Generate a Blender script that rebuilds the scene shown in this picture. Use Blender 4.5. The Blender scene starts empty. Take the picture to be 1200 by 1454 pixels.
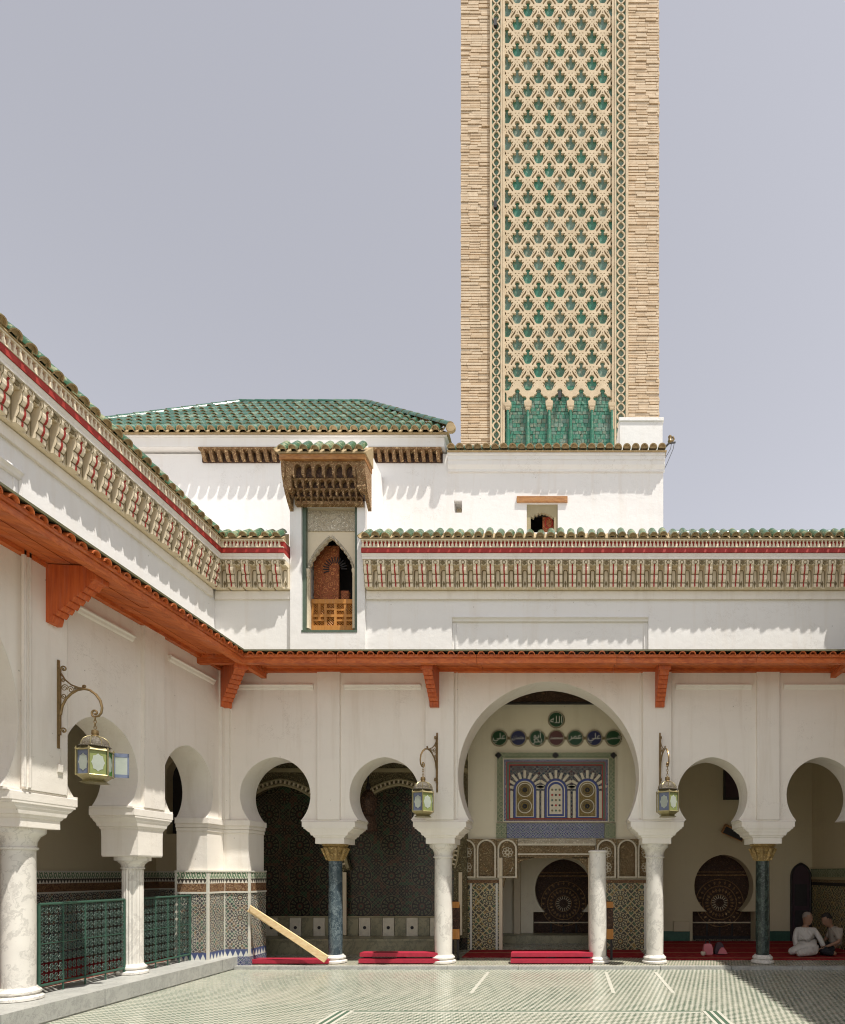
import bpy, math, random
from mathutils import Matrix, Vector
from mathutils.geometry import tessellate_polygon
random.seed(7)
R = math.radians; PI = math.pi; TAU = 2*math.pi
sc = bpy.context.scene
COL = sc.collection

# ------------------------------------------------------------------ camera, sky, sun, exposure
cam = bpy.data.cameras.new('camera'); camo = bpy.data.objects.new('camera', cam); COL.objects.link(camo)
camo.location = (0, 0, 1.6); camo.rotation_euler = (PI/2, 0, 0)
cam.sensor_fit = 'HORIZONTAL'; cam.sensor_width = 36; cam.lens = 25.2
cam.shift_x = -0.175; cam.shift_y = 0.4275
cam.clip_start = 0.05; cam.clip_end = 2000
sc.camera = camo

SUN = Vector((0.32, -0.255, 1.0)).normalized()
world = bpy.data.worlds.new('World'); sc.world = world; world.use_nodes = True
wt = world.node_tree; wt.nodes.clear()
sky = wt.nodes.new('ShaderNodeTexSky'); sky.sky_type = 'NISHITA'; sky.sun_disc = False
sky.sun_elevation = math.asin(SUN.z); sky.sun_rotation = math.atan2(SUN.x, SUN.y)
sky.air_density = 1.3; sky.dust_density = 0.4; sky.ozone_density = 1.0; sky.altitude = 300
hsv = wt.nodes.new('ShaderNodeHueSaturation'); hsv.inputs['Saturation'].default_value = 0.21; hsv.inputs['Hue'].default_value = 0.535
bg = wt.nodes.new('ShaderNodeBackground'); bg.inputs['Strength'].default_value = 0.098
wo = wt.nodes.new('ShaderNodeOutputWorld')
wt.links.new(sky.outputs[0], hsv.inputs['Color']); wt.links.new(hsv.outputs[0], bg.inputs['Color']); wt.links.new(bg.outputs[0], wo.inputs[0])
sl = bpy.data.lights.new('sun', 'SUN'); sl.energy = 3.7; sl.angle = R(0.6); sl.color = (1.0, 0.95, 0.87)
slo = bpy.data.objects.new('sun', sl); COL.objects.link(slo)
slo.rotation_euler = SUN.to_track_quat('Z', 'Y').to_euler(); slo.location = (6, -6, 20)
sc.view_settings.view_transform = 'Standard'; sc.view_settings.look = 'None'
sc.view_settings.gamma = 1; sc.view_settings.use_curve_mapping = False
sc.view_settings.exposure = 0.75
sc.cycles.use_denoising = True; sc.cycles.pixel_filter_type = 'BLACKMAN_HARRIS'; sc.cycles.filter_width = 1.1
sc.cycles.max_bounces = 10; sc.cycles.diffuse_bounces = 7
sc.cycles.sample_clamp_indirect = 6

# ------------------------------------------------------------------ helpers
WM = {}
I4 = Matrix.Identity(4)
T = Matrix.Translation
def RZ(a): return Matrix.Rotation(a, 4, 'Z')
def RX(a): return Matrix.Rotation(a, 4, 'X')
def RY(a): return Matrix.Rotation(a, 4, 'Y')
def link(o, parent, mw):
    COL.objects.link(o); WM[o] = mw
    if parent is not None:
        o.parent = parent; o.matrix_parent_inverse = WM[parent].inverted()
    o.matrix_basis = mw
    return o
def thing(name, loc, label=None, cat=None, group=None, parent=None, kind=None):
    o = bpy.data.objects.new(name, None); o.empty_display_size = 0.1
    link(o, parent, T(Vector(loc)))
    return tag(o, label, cat, group, kind)
def tag(o, label=None, cat=None, group=None, kind=None):
    if label: o['label'] = label
    if cat: o['category'] = cat
    if group: o['group'] = group
    if kind: o['kind'] = kind
    return o
def inst(me, name, parent, mw):
    return link(bpy.data.objects.new(name, me), parent, mw)

class MB:
    def __init__(s): s.v = []; s.f = []; s.m = []; s.c = 0
    def add(s, vs, fs):
        n = len(s.v); s.v += [tuple(p) for p in vs]
        for f in fs: s.f.append([i+n for i in f]); s.m.append(s.c)
        return s
    def box(s, x0, x1, y0, y1, z0, z1):
        vs = [(x, y, z) for z in (z0, z1) for y in (y0, y1) for x in (x0, x1)]
        return s.add(vs, [(0,2,3,1),(4,5,7,6),(0,1,5,4),(2,6,7,3),(0,4,6,2),(1,3,7,5)])
    def boxm(s, m, sx, sy, sz):
        vs = [m @ Vector((x, y, z)) for z in (-sz/2, sz/2) for y in (-sy/2, sy/2) for x in (-sx/2, sx/2)]
        return s.add(vs, [(0,2,3,1),(4,5,7,6),(0,1,5,4),(2,6,7,3),(0,4,6,2),(1,3,7,5)])
    def prism(s, poly, ax, a, b):
        n = len(poly)
        if ax == 'y': q = [(p[0], t, p[1]) for t in (a, b) for p in poly]
        elif ax == 'x': q = [(t, p[0], p[1]) for t in (a, b) for p in poly]
        else: q = [(p[0], p[1], t) for t in (a, b) for p in poly]
        return s.add(q, [tuple(range(n)), tuple(range(2*n-1, n-1, -1))] + [(i, (i+1) % n, n+(i+1) % n, n+i) for i in range(n)])
    def plate(s, loops, ya, yb, back=True):
        """flat plate in x-z with holes, between y=ya (front) and yb"""
        pts = [p for l in loops for p in l]
        tri = tessellate_polygon([[Vector((p[0], p[1], 0)) for p in l] for l in loops])
        n = len(pts)
        vs = [(p[0], ya, p[1]) for p in pts] + [(p[0], yb, p[1]) for p in pts]
        fs = [tuple(t) for t in tri]
        if back: fs += [tuple(i+n for i in reversed(t)) for t in tri]
        k = 0
        for l in loops:
            m = len(l)
            fs += [(k+i, k+(i+1) % m, n+k+(i+1) % m, n+k+i) for i in range(m)]
            k += m
        return s.add(vs, fs)
    def lathe(s, cx, cy, prof, n=24, flute=0):
        vs = []; fs = []
        for j, (r, z) in enumerate(prof):
            for i in range(n):
                a = TAU*i/n; rr = r
                if flute and 0 < j < len(prof)-1: rr = r*(1-0.07*(i % 2))
                vs.append((cx+rr*math.cos(a), cy+rr*math.sin(a), z))
        for j in range(len(prof)-1):
            for i in range(n):
                fs.append((j*n+i, j*n+(i+1) % n, (j+1)*n+(i+1) % n, (j+1)*n+i))
        fs.append(tuple(range(n-1, -1, -1))); fs.append(tuple(range((len(prof)-1)*n, len(prof)*n)))
        return s.add(vs, fs)
    def tube(s, pts, r, n=6, closed=False, flat=None):
        pts = [Vector(p) for p in pts]; m = len(pts); vs = []; fs = []
        up = Vector((0, 0, 1)); prev = None
        for k, p in enumerate(pts):
            if closed: d = pts[(k+1) % m]-pts[k-1]
            else: d = pts[min(k+1, m-1)]-pts[max(k-1, 0)]
            d.normalize()
            if prev is None:
                a = d.cross(up)
                if a.length < 0.05: a = d.cross(Vector((1, 0, 0)))
            else: a = prev - d*prev.dot(d)
            a.normalize(); prev = a; b = d.cross(a)
            rr = r[k] if isinstance(r, (list, tuple)) else r
            for i in range(n):
                t = TAU*i/n
                vs.append(p + a*rr*math.cos(t) + b*rr*math.sin(t))
        for k in range(m if closed else m-1):
            k2 = (k+1) % m
            for i in range(n): fs.append((k*n+i, k*n+(i+1) % n, k2*n+(i+1) % n, k2*n+i))
        if not closed: fs += [tuple(range(n-1, -1, -1)), tuple(range((m-1)*n, m*n))]
        return s.add(vs, fs)
    def loft(s, cx, cy, lv):
        vs = []; fs = []
        for (z, hx, hy) in lv: vs += [(cx-hx, cy-hy, z), (cx+hx, cy-hy, z), (cx+hx, cy+hy, z), (cx-hx, cy+hy, z)]
        for j in range(len(lv)-1):
            for i in range(4): fs.append((j*4+i, j*4+(i+1) % 4, j*4+4+(i+1) % 4, j*4+4+i))
        k = (len(lv)-1)*4
        return s.add(vs, fs + [(3, 2, 1, 0), (k, k+1, k+2, k+3)])
    def mesh(s, name, mats, M=I4, smooth=False, origin=None, recalc=True):
        vs = [M @ Vector(p) for p in s.v]
        if origin is None:
            lo = [min(p[i] for p in vs) for i in range(3)]; hi = [max(p[i] for p in vs) for i in range(3)]
            origin = Vector(((lo[0]+hi[0])/2, (lo[1]+hi[1])/2, lo[2]))
        me = bpy.data.meshes.new(name)
        me.from_pydata([p-origin for p in vs], [], s.f)
        for m in (mats if isinstance(mats, (list, tuple)) else [mats]): me.materials.append(m)
        me.polygons.foreach_set('material_index', s.m)
        if recalc:
            import bmesh
            bm = bmesh.new(); bm.from_mesh(me); bmesh.ops.recalc_face_normals(bm, faces=bm.faces); bm.to_mesh(me); bm.free()
        if smooth:
            me.polygons.foreach_set('use_smooth', [True]*len(me.polygons))
            me.set_sharp_from_angle(angle=R(38))
        me.update()
        return me, origin
    def build(s, name, mats, parent=None, M=I4, smooth=False, kind=None, recalc=True):
        me, o = s.mesh(name, mats, M, smooth, None, recalc)
        ob = inst(me, name, parent, T(o))
        if kind: ob['kind'] = kind
        return ob

def bx(name, mat, parent, x0, x1, y0, y1, z0, z1, M=I4):
    return MB().box(x0, x1, y0, y1, z0, z1).build(name, mat, parent, M)
def P(px, py, Y): return Vector(((px-810)/840*Y, Y, 1.6+(1240-py)/840*Y))
def PX(px, Y): return (px-810)/840*Y
def PZ(py, Y): return 1.6+(1240-py)/840*Y
def arch_pts(uc, Rr, zc, e, zs, n=16):
    Re = Rr+e; a0 = math.asin(max(-1, (zs-zc)/Re)); a1 = math.acos(e/Re)
    right = [(uc-e+Re*math.cos(a0+(a1-a0)*k/n), zc+Re*math.sin(a0+(a1-a0)*k/n)) for k in range(n+1)]
    left = [(2*uc-p[0], p[1]) for p in right]
    return left + right[::-1][1:]
def circ(cx, cz, r, n=12, a0=0): return [(cx+r*math.cos(a0+TAU*i/n), cz+r*math.sin(a0+TAU*i/n)) for i in range(n)]

# ------------------------------------------------------------------ material graph
class E:
    def __init__(s, g, k): s.g = g; s.k = k
    def __add__(s, o): return s.g.m('ADD', s, o)
    __radd__ = __add__
    def __sub__(s, o): return s.g.m('SUBTRACT', s, o)
    def __rsub__(s, o): return s.g.m('SUBTRACT', o, s)
    def __mul__(s, o): return s.g.m('MULTIPLY', s, o)
    __rmul__ = __mul__
    def __truediv__(s, o): return s.g.m('DIVIDE', s, o)
    def lt(s, o): return s.g.m('LESS_THAN', s, o)
    def gt(s, o): return s.g.m('GREATER_THAN', s, o)
class G:
    def __init__(s, name):
        s.mat = bpy.data.materials.new(name); s.mat.use_nodes = True
        s.nt = s.mat.node_tree; s.bsdf = s.nt.nodes['Principled BSDF']
    def put(s, inp, v):
        if isinstance(v, E): s.nt.links.new(v.k, inp)
        elif isinstance(v, (tuple, list)):
            inp.default_value = tuple(v) + ((1.0,) if len(v) == 3 and len(inp.default_value) == 4 else ())
        else: inp.default_value = v
    def m(s, op, *a):
        n = s.nt.nodes.new('ShaderNodeMath'); n.operation = op
        for i, v in enumerate(a): s.put(n.inputs[i], v)
        return E(s, n.outputs[0])
    def sep(s, sock):
        n = s.nt.nodes.new('ShaderNodeSeparateXYZ'); s.nt.links.new(sock, n.inputs[0])
        return [E(s, n.outputs[i]) for i in range(3)]
    def vec(s, x, y, z):
        n = s.nt.nodes.new('ShaderNodeCombineXYZ')
        for i, v in enumerate((x, y, z)): s.put(n.inputs[i], v)
        return E(s, n.outputs[0])
    def pos(s): return E(s, s.nt.nodes.new('ShaderNodeNewGeometry').outputs['Position'])
    def obj(s): return E(s, s.nt.nodes.new('ShaderNodeTexCoord').outputs['Object'])
    def rnd(s): return E(s, s.nt.nodes.new('ShaderNodeObjectInfo').outputs['Random'])
    def noise(s, vec, scale, detail=4, rough=0.55, dist=0.0):
        n = s.nt.nodes.new('ShaderNodeTexNoise'); s.put(n.inputs['Vector'], vec)
        n.inputs['Scale'].default_value = scale; n.inputs['Detail'].default_value = detail
        n.inputs['Roughness'].default_value = rough; n.inputs['Distortion'].default_value = dist
        return E(s, n.outputs[0])
    def voro(s, vec, scale, feature='F1', out='Distance'):
        n = s.nt.nodes.new('ShaderNodeTexVoronoi'); n.feature = feature; s.put(n.inputs['Vector'], vec)
        n.inputs['Scale'].default_value = scale
        return E(s, n.outputs[out])
    def white(s, vec):
        n = s.nt.nodes.new('ShaderNodeTexWhiteNoise'); n.noise_dimensions = '3D'; s.put(n.inputs['Vector'], vec)
        return E(s, n.outputs['Value'])
    def mix(s, f, a, b):
        n = s.nt.nodes.new('ShaderNodeMix'); n.data_type = 'RGBA'; n.clamp_factor = True
        s.put(n.inputs[0], f); s.put(n.inputs[6], a); s.put(n.inputs[7], b)
        return E(s, n.outputs[2])
    def mul(s, f, a, b):
        n = s.nt.nodes.new('ShaderNodeMix'); n.data_type = 'RGBA'; n.blend_type = 'MULTIPLY'
        s.put(n.inputs[0], f); s.put(n.inputs[6], a); s.put(n.inputs[7], b)
        return E(s, n.outputs[2])
    def rng(s, v, a, b, c=0.0, d=1.0, smooth=False):
        n = s.nt.nodes.new('ShaderNodeMapRange'); n.clamp = True
        if smooth: n.interpolation_type = 'SMOOTHSTEP'
        s.put(n.inputs[0], v)
        for i, q in enumerate((a, b, c, d)): n.inputs[i+1].default_value = q
        return E(s, n.outputs[0])
    def fin(s, color, rough=0.7, height=None, strength=0.3, dist=0.01, metal=0.0, bevel=0.0, spec=0.4, trans=0.0, coat=0.0):
        b = s.bsdf; s.put(b.inputs['Base Color'], color); s.put(b.inputs['Roughness'], rough)
        s.put(b.inputs['Metallic'], metal); b.inputs['Specular IOR Level'].default_value = spec
        if trans: b.inputs['Transmission Weight'].default_value = trans
        if coat: b.inputs['Coat Weight'].default_value = coat; b.inputs['Coat Roughness'].default_value = 0.12
        nrm = None
        if bevel:
            bv = s.nt.nodes.new('ShaderNodeBevel'); bv.samples = 3; bv.inputs['Radius'].default_value = bevel; nrm = bv.outputs[0]
        if height is not None:
            bp = s.nt.nodes.new('ShaderNodeBump'); bp.inputs['Strength'].default_value = strength; bp.inputs['Distance'].default_value = dist
            s.put(bp.inputs['Height'], height)
            if nrm: s.nt.links.new(nrm, bp.inputs['Normal'])
            nrm = bp.outputs[0]
        if nrm: s.nt.links.new(nrm, b.inputs['Normal'])
        return s.mat

def m_plaster(name, base, stain=(0.55, 0.47, 0.36), amt=0.35, bevel=0.012):
    g = G(name); p = g.pos(); x, y, z = g.sep(p.k)
    big = g.noise(p, 0.9, 5); mid = g.noise(p, 5, 5, 0.6); fine = g.noise(p, 60, 3)
    streak = g.noise(g.vec((x+y)*6.0, (x-y)*2.0, z*0.55), 1.0, 4, 0.6)
    c = g.mix(g.rng(big, 0.38, 0.75, 0, amt), base, [q*0.93 for q in base])
    c = g.mix(g.rng(streak, 0.52, 0.8, 0, amt*0.7), c, stain)
    c = g.mix(g.rng(mid, 0.68, 0.8, 0, amt*0.8), c, [q*0.82 for q in base])
    gr = g.rng(z+mid*0.7, 0.45, 1.25, 0.55, 0.0)*g.rng(mid, 0.35, 0.65)
    c = g.mix(gr*amt*1.6, c, stain)
    hb = g.noise(g.vec((x+y)*0.35, 0.0, z*1.3), 2.0, 5, 0.65)
    c = g.mix(g.rng(hb, 0.5, 0.72, 0, amt*0.55), c, [q*0.86 for q in base])
    ck = g.m('ABSOLUTE', g.noise(p, 0.55, 8, 0.75, 0.4)-0.5)
    c = g.mix(g.rng(ck, 0.0035, 0.0012, 0, 0.35)*g.rng(big, 0.5, 0.6), c, (0.38, 0.33, 0.27))
    sp = g.voro(p, 3.2)
    c = g.mix(g.rng(sp, 0.035, 0.02, 0, 0.55), c, (0.25, 0.22, 0.18))
    h = big*1.5 + mid*0.7 + fine*0.12
    return g.fin(c, 0.85, h, 0.45, 0.02, bevel=bevel, spec=0.2)
def m_flat(name, base, rough=0.6, var=0.3, scale=8, metal=0.0, bump=0.2, rnd=0.0, spec=0.4, dark=0.55):
    g = G(name); p = g.pos(); n = g.noise(p, scale, 5, 0.6); f = g.noise(p, scale*9, 3)
    c = g.mix(g.rng(n, 0.3, 0.72, 0, var), base, [q*dark for q in base])
    if rnd: c = g.mix(g.rnd()*rnd, c, [min(1, q*1.9+0.01) for q in base])
    return g.fin(c, g.rng(n, 0.3, 0.7, rough*0.85, min(1, rough*1.15)), n*0.6+f*0.3, bump, 0.01, metal=metal, spec=spec)
def m_wood(name, base, dark, axis='u', rough=0.55, bevel=0.0):
    g = G(name); p = g.pos(); x, y, z = g.sep(p.k)
    if axis == 'u': v = g.vec((x+y)*1.2, (x-y)*6.0, z*22)
    else: v = g.vec(x*20, y*20, z*1.2)
    n = g.noise(v, 1.6, 5, 0.6, 0.6); b = g.noise(p, 3, 4)
    c = g.mix(g.rng(n, 0.38, 0.7), base, dark)
    c = g.mix(g.rng(b, 0.5, 0.75, 0, 0.35), c, [q*0.6 for q in dark])
    c = g.mix(g.rnd()*0.3, c, [q*1.35 for q in base])
    fd = g.noise(v, 0.7, 6, 0.7)
    c = g.mix(g.rng(fd, 0.52, 0.78, 0, 0.45), c, [q*0.6+0.16 for q in base])
    return g.fin(c, rough, n+fd*0.6, 0.5, 0.008, bevel=bevel)
def m_glaze(name, a, b, wear=(0.42, 0.36, 0.2), wamt=0.5, rough=0.22):
    g = G(name); o = g.obj(); p = g.pos(); r = g.rnd()
    c = g.mix(r, a, b); n = g.noise(p, 14, 4, 0.65); k = g.noise(p, 50, 3, 0.6)
    c = g.mix(g.rng(n, 0.3, 0.7, 0, 0.55), c, [q*0.55 for q in a])
    w = g.rng(n+r*0.14, 0.56, 0.72, 0, wamt)
    c = g.mix(w, c, wear)
    return g.fin(c, g.rng(w+k*0.3, 0.1, 0.7, rough, 0.65), n+k*0.4, 0.3, 0.01, spec=0.6)
def m_marble(name, base, vein, scale=3.0, amt=0.7, rough=0.3):
    g = G(name); p = g.pos(); x, y, z = g.sep(p.k)
    d = g.noise(p, scale*0.9, 5, 0.6); q = g.vec(x+d*0.5, y+d*0.5, z*0.6+d*0.6)
    n = g.noise(q, scale, 6, 0.62, 0.8); v = g.m('ABSOLUTE', n-0.5)
    c = g.mix(g.rng(v, 0.0, 0.045, amt, 0.0), base, vein)
    c = g.mix(g.rng(d, 0.45, 0.75, 0, 0.3), c, vein)
    return g.fin(c, rough, d, 0.08, 0.01)
def rosette(g, u, v, cell, k=12, ou=0.0, ov=0.0):
    a = g.m('FRACT', u/cell+ou)-0.5; b = g.m('FRACT', v/cell+ov)-0.5
    r = g.m('SQRT', a*a+b*b); th = g.m('ARCTAN2', b, a)
    return r, g.m('COSINE', th*k)
def m_zellige(name, cell, dark, light, acc1, acc2, gain=1.0, off=0.0, rough=0.3, fine=1.0):
    """mosaic of rosettes; u runs along either wall direction"""
    g = G(name); x, y, z = g.sep(g.pos().k); u = x+y+off; v = z*1.0
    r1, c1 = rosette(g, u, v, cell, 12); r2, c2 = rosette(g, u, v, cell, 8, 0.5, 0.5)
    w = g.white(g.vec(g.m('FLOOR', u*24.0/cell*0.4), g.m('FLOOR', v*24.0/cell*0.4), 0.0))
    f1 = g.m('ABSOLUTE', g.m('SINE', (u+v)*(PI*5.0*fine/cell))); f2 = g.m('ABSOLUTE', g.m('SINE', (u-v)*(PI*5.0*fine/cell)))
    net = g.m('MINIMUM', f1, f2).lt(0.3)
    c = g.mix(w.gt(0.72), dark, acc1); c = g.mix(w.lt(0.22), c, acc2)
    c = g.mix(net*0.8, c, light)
    def ring(r, a, b): return r.gt(a)*r.lt(b)
    # rosette 1
    c = g.mix(r1.lt(0.34), c, dark)
    c = g.mix(ring(r1, 0.15, 0.3)*c1.gt(-0.1), c, light)
    c = g.mix(ring(r1, 0.19, 0.25)*c1.gt(0.55), c, acc1)
    c = g.mix(ring(r1, 0.335, 0.355), c, light)
    c = g.mix(r1.lt(0.11), c, acc2); c = g.mix(r1.lt(0.075)*c1.gt(-0.4), c, light); c = g.mix(r1.lt(0.04), c, acc1)
    c = g.mix(r2.lt(0.17), c, dark); c = g.mix(ring(r2, 0.07, 0.15)*c2.gt(0.0), c, light); c = g.mix(r2.lt(0.05), c, acc2)
    dirt = g.noise(g.vec(x, y, z), 2.5, 4)
    c = g.mul(g.rng(dirt, 0.4, 0.8, 0, 0.5), c, (0.6, 0.55, 0.45))
    return g.fin(c, rough, net*0.5+w*0.4, 0.25, 0.004, spec=0.4)
def m_carved(name, base, deep, scale=9.0, strength=0.9, rough=0.8, use='pos'):
    """fine carved arabesque: relief plus a darker colour in the hollows"""
    g = G(name); p = g.pos(); x, y, z = g.sep(p.k); u = x+y
    d = g.noise(p, scale*0.5, 2)
    q = g.vec(u+d*0.12, z+d*0.12, 0.0)
    v = g.voro(q, scale); e = g.voro(q, scale, 'DISTANCE_TO_EDGE')
    rings = g.m('SINE', v*30.0)
    h = g.rng(rings, -0.2, 0.5)*g.rng(e, 0.02, 0.1)
    c = g.mix(h, deep, base); n = g.noise(p, 4, 4)
    c = g.mul(g.rng(n, 0.4, 0.75, 0, 0.5), c, (0.7, 0.62, 0.5))
    return g.fin(c, rough, h, strength, 0.02)
def m_band(name, a, b, period, shape='tri', height=0.08, z0=0.0, rough=0.5):
    """running painted border: rows of points or leaves"""
    g = G(name); x, y, z = g.sep(g.pos().k); u = g.m('FRACT', (x+y)/period)-0.5; t = (z-z0)/height
    if shape == 'tri': f = g.m('ABSOLUTE', u).lt(t*0.5)
    else:
        r = g.m('SQRT', u*u+(t-0.5)*(t-0.5)*0.8); w = g.m('SINE', (x+y)*(TAU/period)*2.0+t*6.0)
        f = (r.gt(0.2)*r.lt(0.36)) + w.gt(0.45)
    return g.fin(g.mix(f, a, b), rough, f, 0.3, 0.004)

def m_cloth(name, base):
    g = G(name); p = g.pos(); x, y, z = g.sep(p.k)
    f = g.noise(g.vec(x*14+z*9, y*14, z*5), 1.0, 3, 0.5, 1.2); n = g.noise(p, 200, 2)
    return g.fin(g.mix(g.rng(f, 0.3, 0.7), [q*0.82 for q in base], base), 0.95, f+n*0.05, 1.0, 0.03, spec=0.1)
M = {}
M['plaster'] = m_plaster('white_limewash', (0.82, 0.775, 0.705), amt=0.48)
M['plaster_up'] = m_plaster('old_white_limewash', (0.80, 0.785, 0.765), (0.62, 0.53, 0.42), 0.4)
M['cream'] = m_plaster('cream_wall_paint', (0.56, 0.49, 0.34), (0.45, 0.37, 0.25), 0.3)
M['cream_light'] = m_plaster('pale_cream_wall', (0.76, 0.70, 0.55), (0.5, 0.43, 0.3), 0.3)
M['marble'] = m_marble('white_marble', (0.72, 0.69, 0.63), (0.38, 0.36, 0.33), 3.5, 0.55)
M['blue_marble'] = m_marble('blue_black_marble', (0.035, 0.055, 0.07), (0.20, 0.25, 0.26), 7, 0.75, 0.2)
M['black_marble'] = m_marble('black_green_marble', (0.014, 0.022, 0.02), (0.10, 0.14, 0.12), 6, 0.6, 0.2)
M['olive_marble'] = m_marble('olive_marble', (0.30, 0.27, 0.17), (0.12, 0.12, 0.08), 4, 0.7, 0.35)
M['kerb'] = m_marble('grey_kerb_stone', (0.40, 0.40, 0.37), (0.22, 0.22, 0.21), 6, 0.6, 0.5)
M['gold'] = m_carved('gilded_carving', (0.74, 0.56, 0.27), (0.42, 0.27, 0.09), 26, 1.0, 0.5)
M['orange'] = m_wood('orange_painted_cedar', (0.58, 0.15, 0.035), (0.36, 0.065, 0.016), bevel=0.006)
M['orange_v'] = m_wood('orange_painted_bracket', (0.54, 0.12, 0.028), (0.34, 0.055, 0.014), 'z', bevel=0.006)
M['pine'] = m_wood('pale_pine', (0.72, 0.55, 0.32), (0.60, 0.38, 0.16))
M['lintel'] = m_wood('ochre_lintel_wood', (0.42, 0.20, 0.06), (0.26, 0.10, 0.03))
M['amber'] = m_wood('amber_varnished_wood', (0.50, 0.22, 0.045), (0.36, 0.13, 0.02), 'z')
M['cedar'] = m_carved('carved_cedar', (0.58, 0.40, 0.21), (0.24, 0.13, 0.055), 14, 1.0, 0.7)
M['cedar_dark'] = m_carved('dark_carved_cedar', (0.15, 0.08, 0.045), (0.05, 0.024, 0.014), 12, 1.0, 0.6)
M['door_red'] = m_carved('carved_red_door', (0.56, 0.21, 0.07), (0.30, 0.08, 0.025), 9, 1.0, 0.6)
M['dark'] = m_flat('dark_paint', (0.022, 0.018, 0.018), 0.6)
M['purple'] = m_flat('dark_purple_door', (0.045, 0.022, 0.03), 0.6)
M['stucco'] = m_carved('carved_stucco', (0.60, 0.50, 0.33), (0.26, 0.18, 0.09), 13, 1.0)
M['stucco_fine'] = m_carved('fine_carved_stucco', (0.55, 0.44, 0.26), (0.20, 0.13, 0.06), 20, 1.0)
M['stucco_olive'] = m_carved('olive_carved_stucco', (0.30, 0.26, 0.15), (0.11, 0.09, 0.045), 12, 1.0)
M['stucco_white'] = m_carved('pale_carved_stucco', (0.70, 0.64, 0.52), (0.46, 0.40, 0.30), 10, 1.0)
M['stucco_plain'] = m_plaster('plain_stucco', (0.66, 0.57, 0.42))
M['olive_plain'] = m_plaster('olive_stucco', (0.36, 0.31, 0.19))
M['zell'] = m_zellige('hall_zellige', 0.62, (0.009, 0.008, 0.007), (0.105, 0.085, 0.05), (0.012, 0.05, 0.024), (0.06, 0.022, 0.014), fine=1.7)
M['zell_dado'] = m_zellige('dado_zellige', 0.34, (0.05, 0.05, 0.06), (0.62, 0.58, 0.48), (0.05, 0.13, 0.09), (0.20, 0.13, 0.08), off=0.19)
M['zell_gold'] = m_zellige('ochre_zellige', 0.44, (0.05, 0.045, 0.03), (0.55, 0.46, 0.26), (0.07, 0.12, 0.06), (0.30, 0.20, 0.06), fine=0.6)
M['band_leaf'] = m_band('green_leaf_band', (0.66, 0.63, 0.52), (0.13, 0.22, 0.13), 0.085, 'leaf', 0.11, 1.51)
M['band_tri'] = m_band('pointed_band', (0.68, 0.64, 0.55), (0.07, 0.06, 0.05), 0.06, 'tri', 0.06, 1.435)
M['band_brown'] = m_carved('brown_script_band', (0.42, 0.27, 0.13), (0.13, 0.06, 0.03), 22, 0.6, 0.5)
M['band_blue'] = m_band('blue_white_band', (0.62, 0.62, 0.56), (0.06, 0.08, 0.18), 0.09, 'tri', 0.1, 0.2)
M['tile_white'] = m_flat('white_mosaic_strip', (0.66, 0.64, 0.56), 0.35, 0.4, 30)
M['green'] = m_glaze('green_glazed_tile', (0.024, 0.085, 0.03), (0.03, 0.13, 0.06), (0.30, 0.27, 0.13), 0.7)
M['green_roof'] = m_glaze('green_roof_tile', (0.016, 0.085, 0.048), (0.024, 0.125, 0.085), (0.26, 0.28, 0.17), 0.35)
M['green_in'] = m_glaze('green_inset_tile', (0.04, 0.14, 0.075), (0.09, 0.17, 0.13), (0.30, 0.27, 0.17), 0.45)
M['green_in2'] = m_glaze('teal_inset_tile', (0.025, 0.17, 0.10), (0.04, 0.20, 0.13), (0.2, 0.3, 0.2), 0.3)
M['green_in3'] = m_glaze('grey_green_tile', (0.10, 0.20, 0.15), (0.13, 0.23, 0.18), (0.3, 0.3, 0.2), 0.4)
M['edge_tile'] = m_flat('dull_green_edge_tile', (0.10, 0.14, 0.10), 0.4, 0.6, 20)
M['tile_clay'] = m_flat('old_clay_tile', (0.38, 0.28, 0.15), 0.75, 0.6, 12, rnd=0.2)
M['tile_olive'] = m_flat('olive_awning_tile', (0.13, 0.12, 0.06), 0.6, 0.6, 10, rnd=0.2)
M['tile_rust'] = m_flat('rust_clay_tile', (0.36, 0.12, 0.05), 0.7, 0.6, 10, rnd=0.3)
M['stone'] = m_flat('carved_ochre_stone', (0.60, 0.485, 0.33), 0.85, 0.6, 5, bump=0.5, dark=0.72)
M['stone_back'] = m_flat('reddish_ochre_stone', (0.34, 0.19, 0.12), 0.9, 0.6, 6, bump=0.5)
M['slit'] = m_flat('weathered_green_red_glaze', (0.11, 0.13, 0.075), 0.6, 0.9, 7, bump=0.4)
M['brick_a'] = m_flat('ochre_brick', (0.63, 0.495, 0.345), 0.9, 0.6, 6, bump=0.6, dark=0.7)
M['brick_b'] = m_flat('pale_brick', (0.66, 0.535, 0.385), 0.9, 0.6, 6, bump=0.6, dark=0.7)
M['brick_c'] = m_flat('tan_brick', (0.58, 0.44, 0.29), 0.9, 0.6, 6, bump=0.6, dark=0.7)
M['mortar'] = m_flat('ochre_mortar', (0.50, 0.38, 0.25), 0.95, 0.6, 9, bump=0.6)
M['console'] = m_plaster('painted_console_plaster', (0.78, 0.68, 0.51), (0.52, 0.42, 0.27), 0.5, 0.004)
M['red'] = m_flat('red_paint', (0.40, 0.035, 0.025), 0.6, 0.5, 7)
M['olive'] = m_flat('olive_paint', (0.22, 0.17, 0.085), 0.7, 0.5, 9)
M['iron'] = m_flat('green_iron', (0.05, 0.12, 0.085), 0.45, 0.6, 20, metal=0.3)
M['iron_l'] = m_flat('worn_iron_scroll', (0.05, 0.085, 0.068), 0.5, 0.6, 25, metal=0.3)
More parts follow.
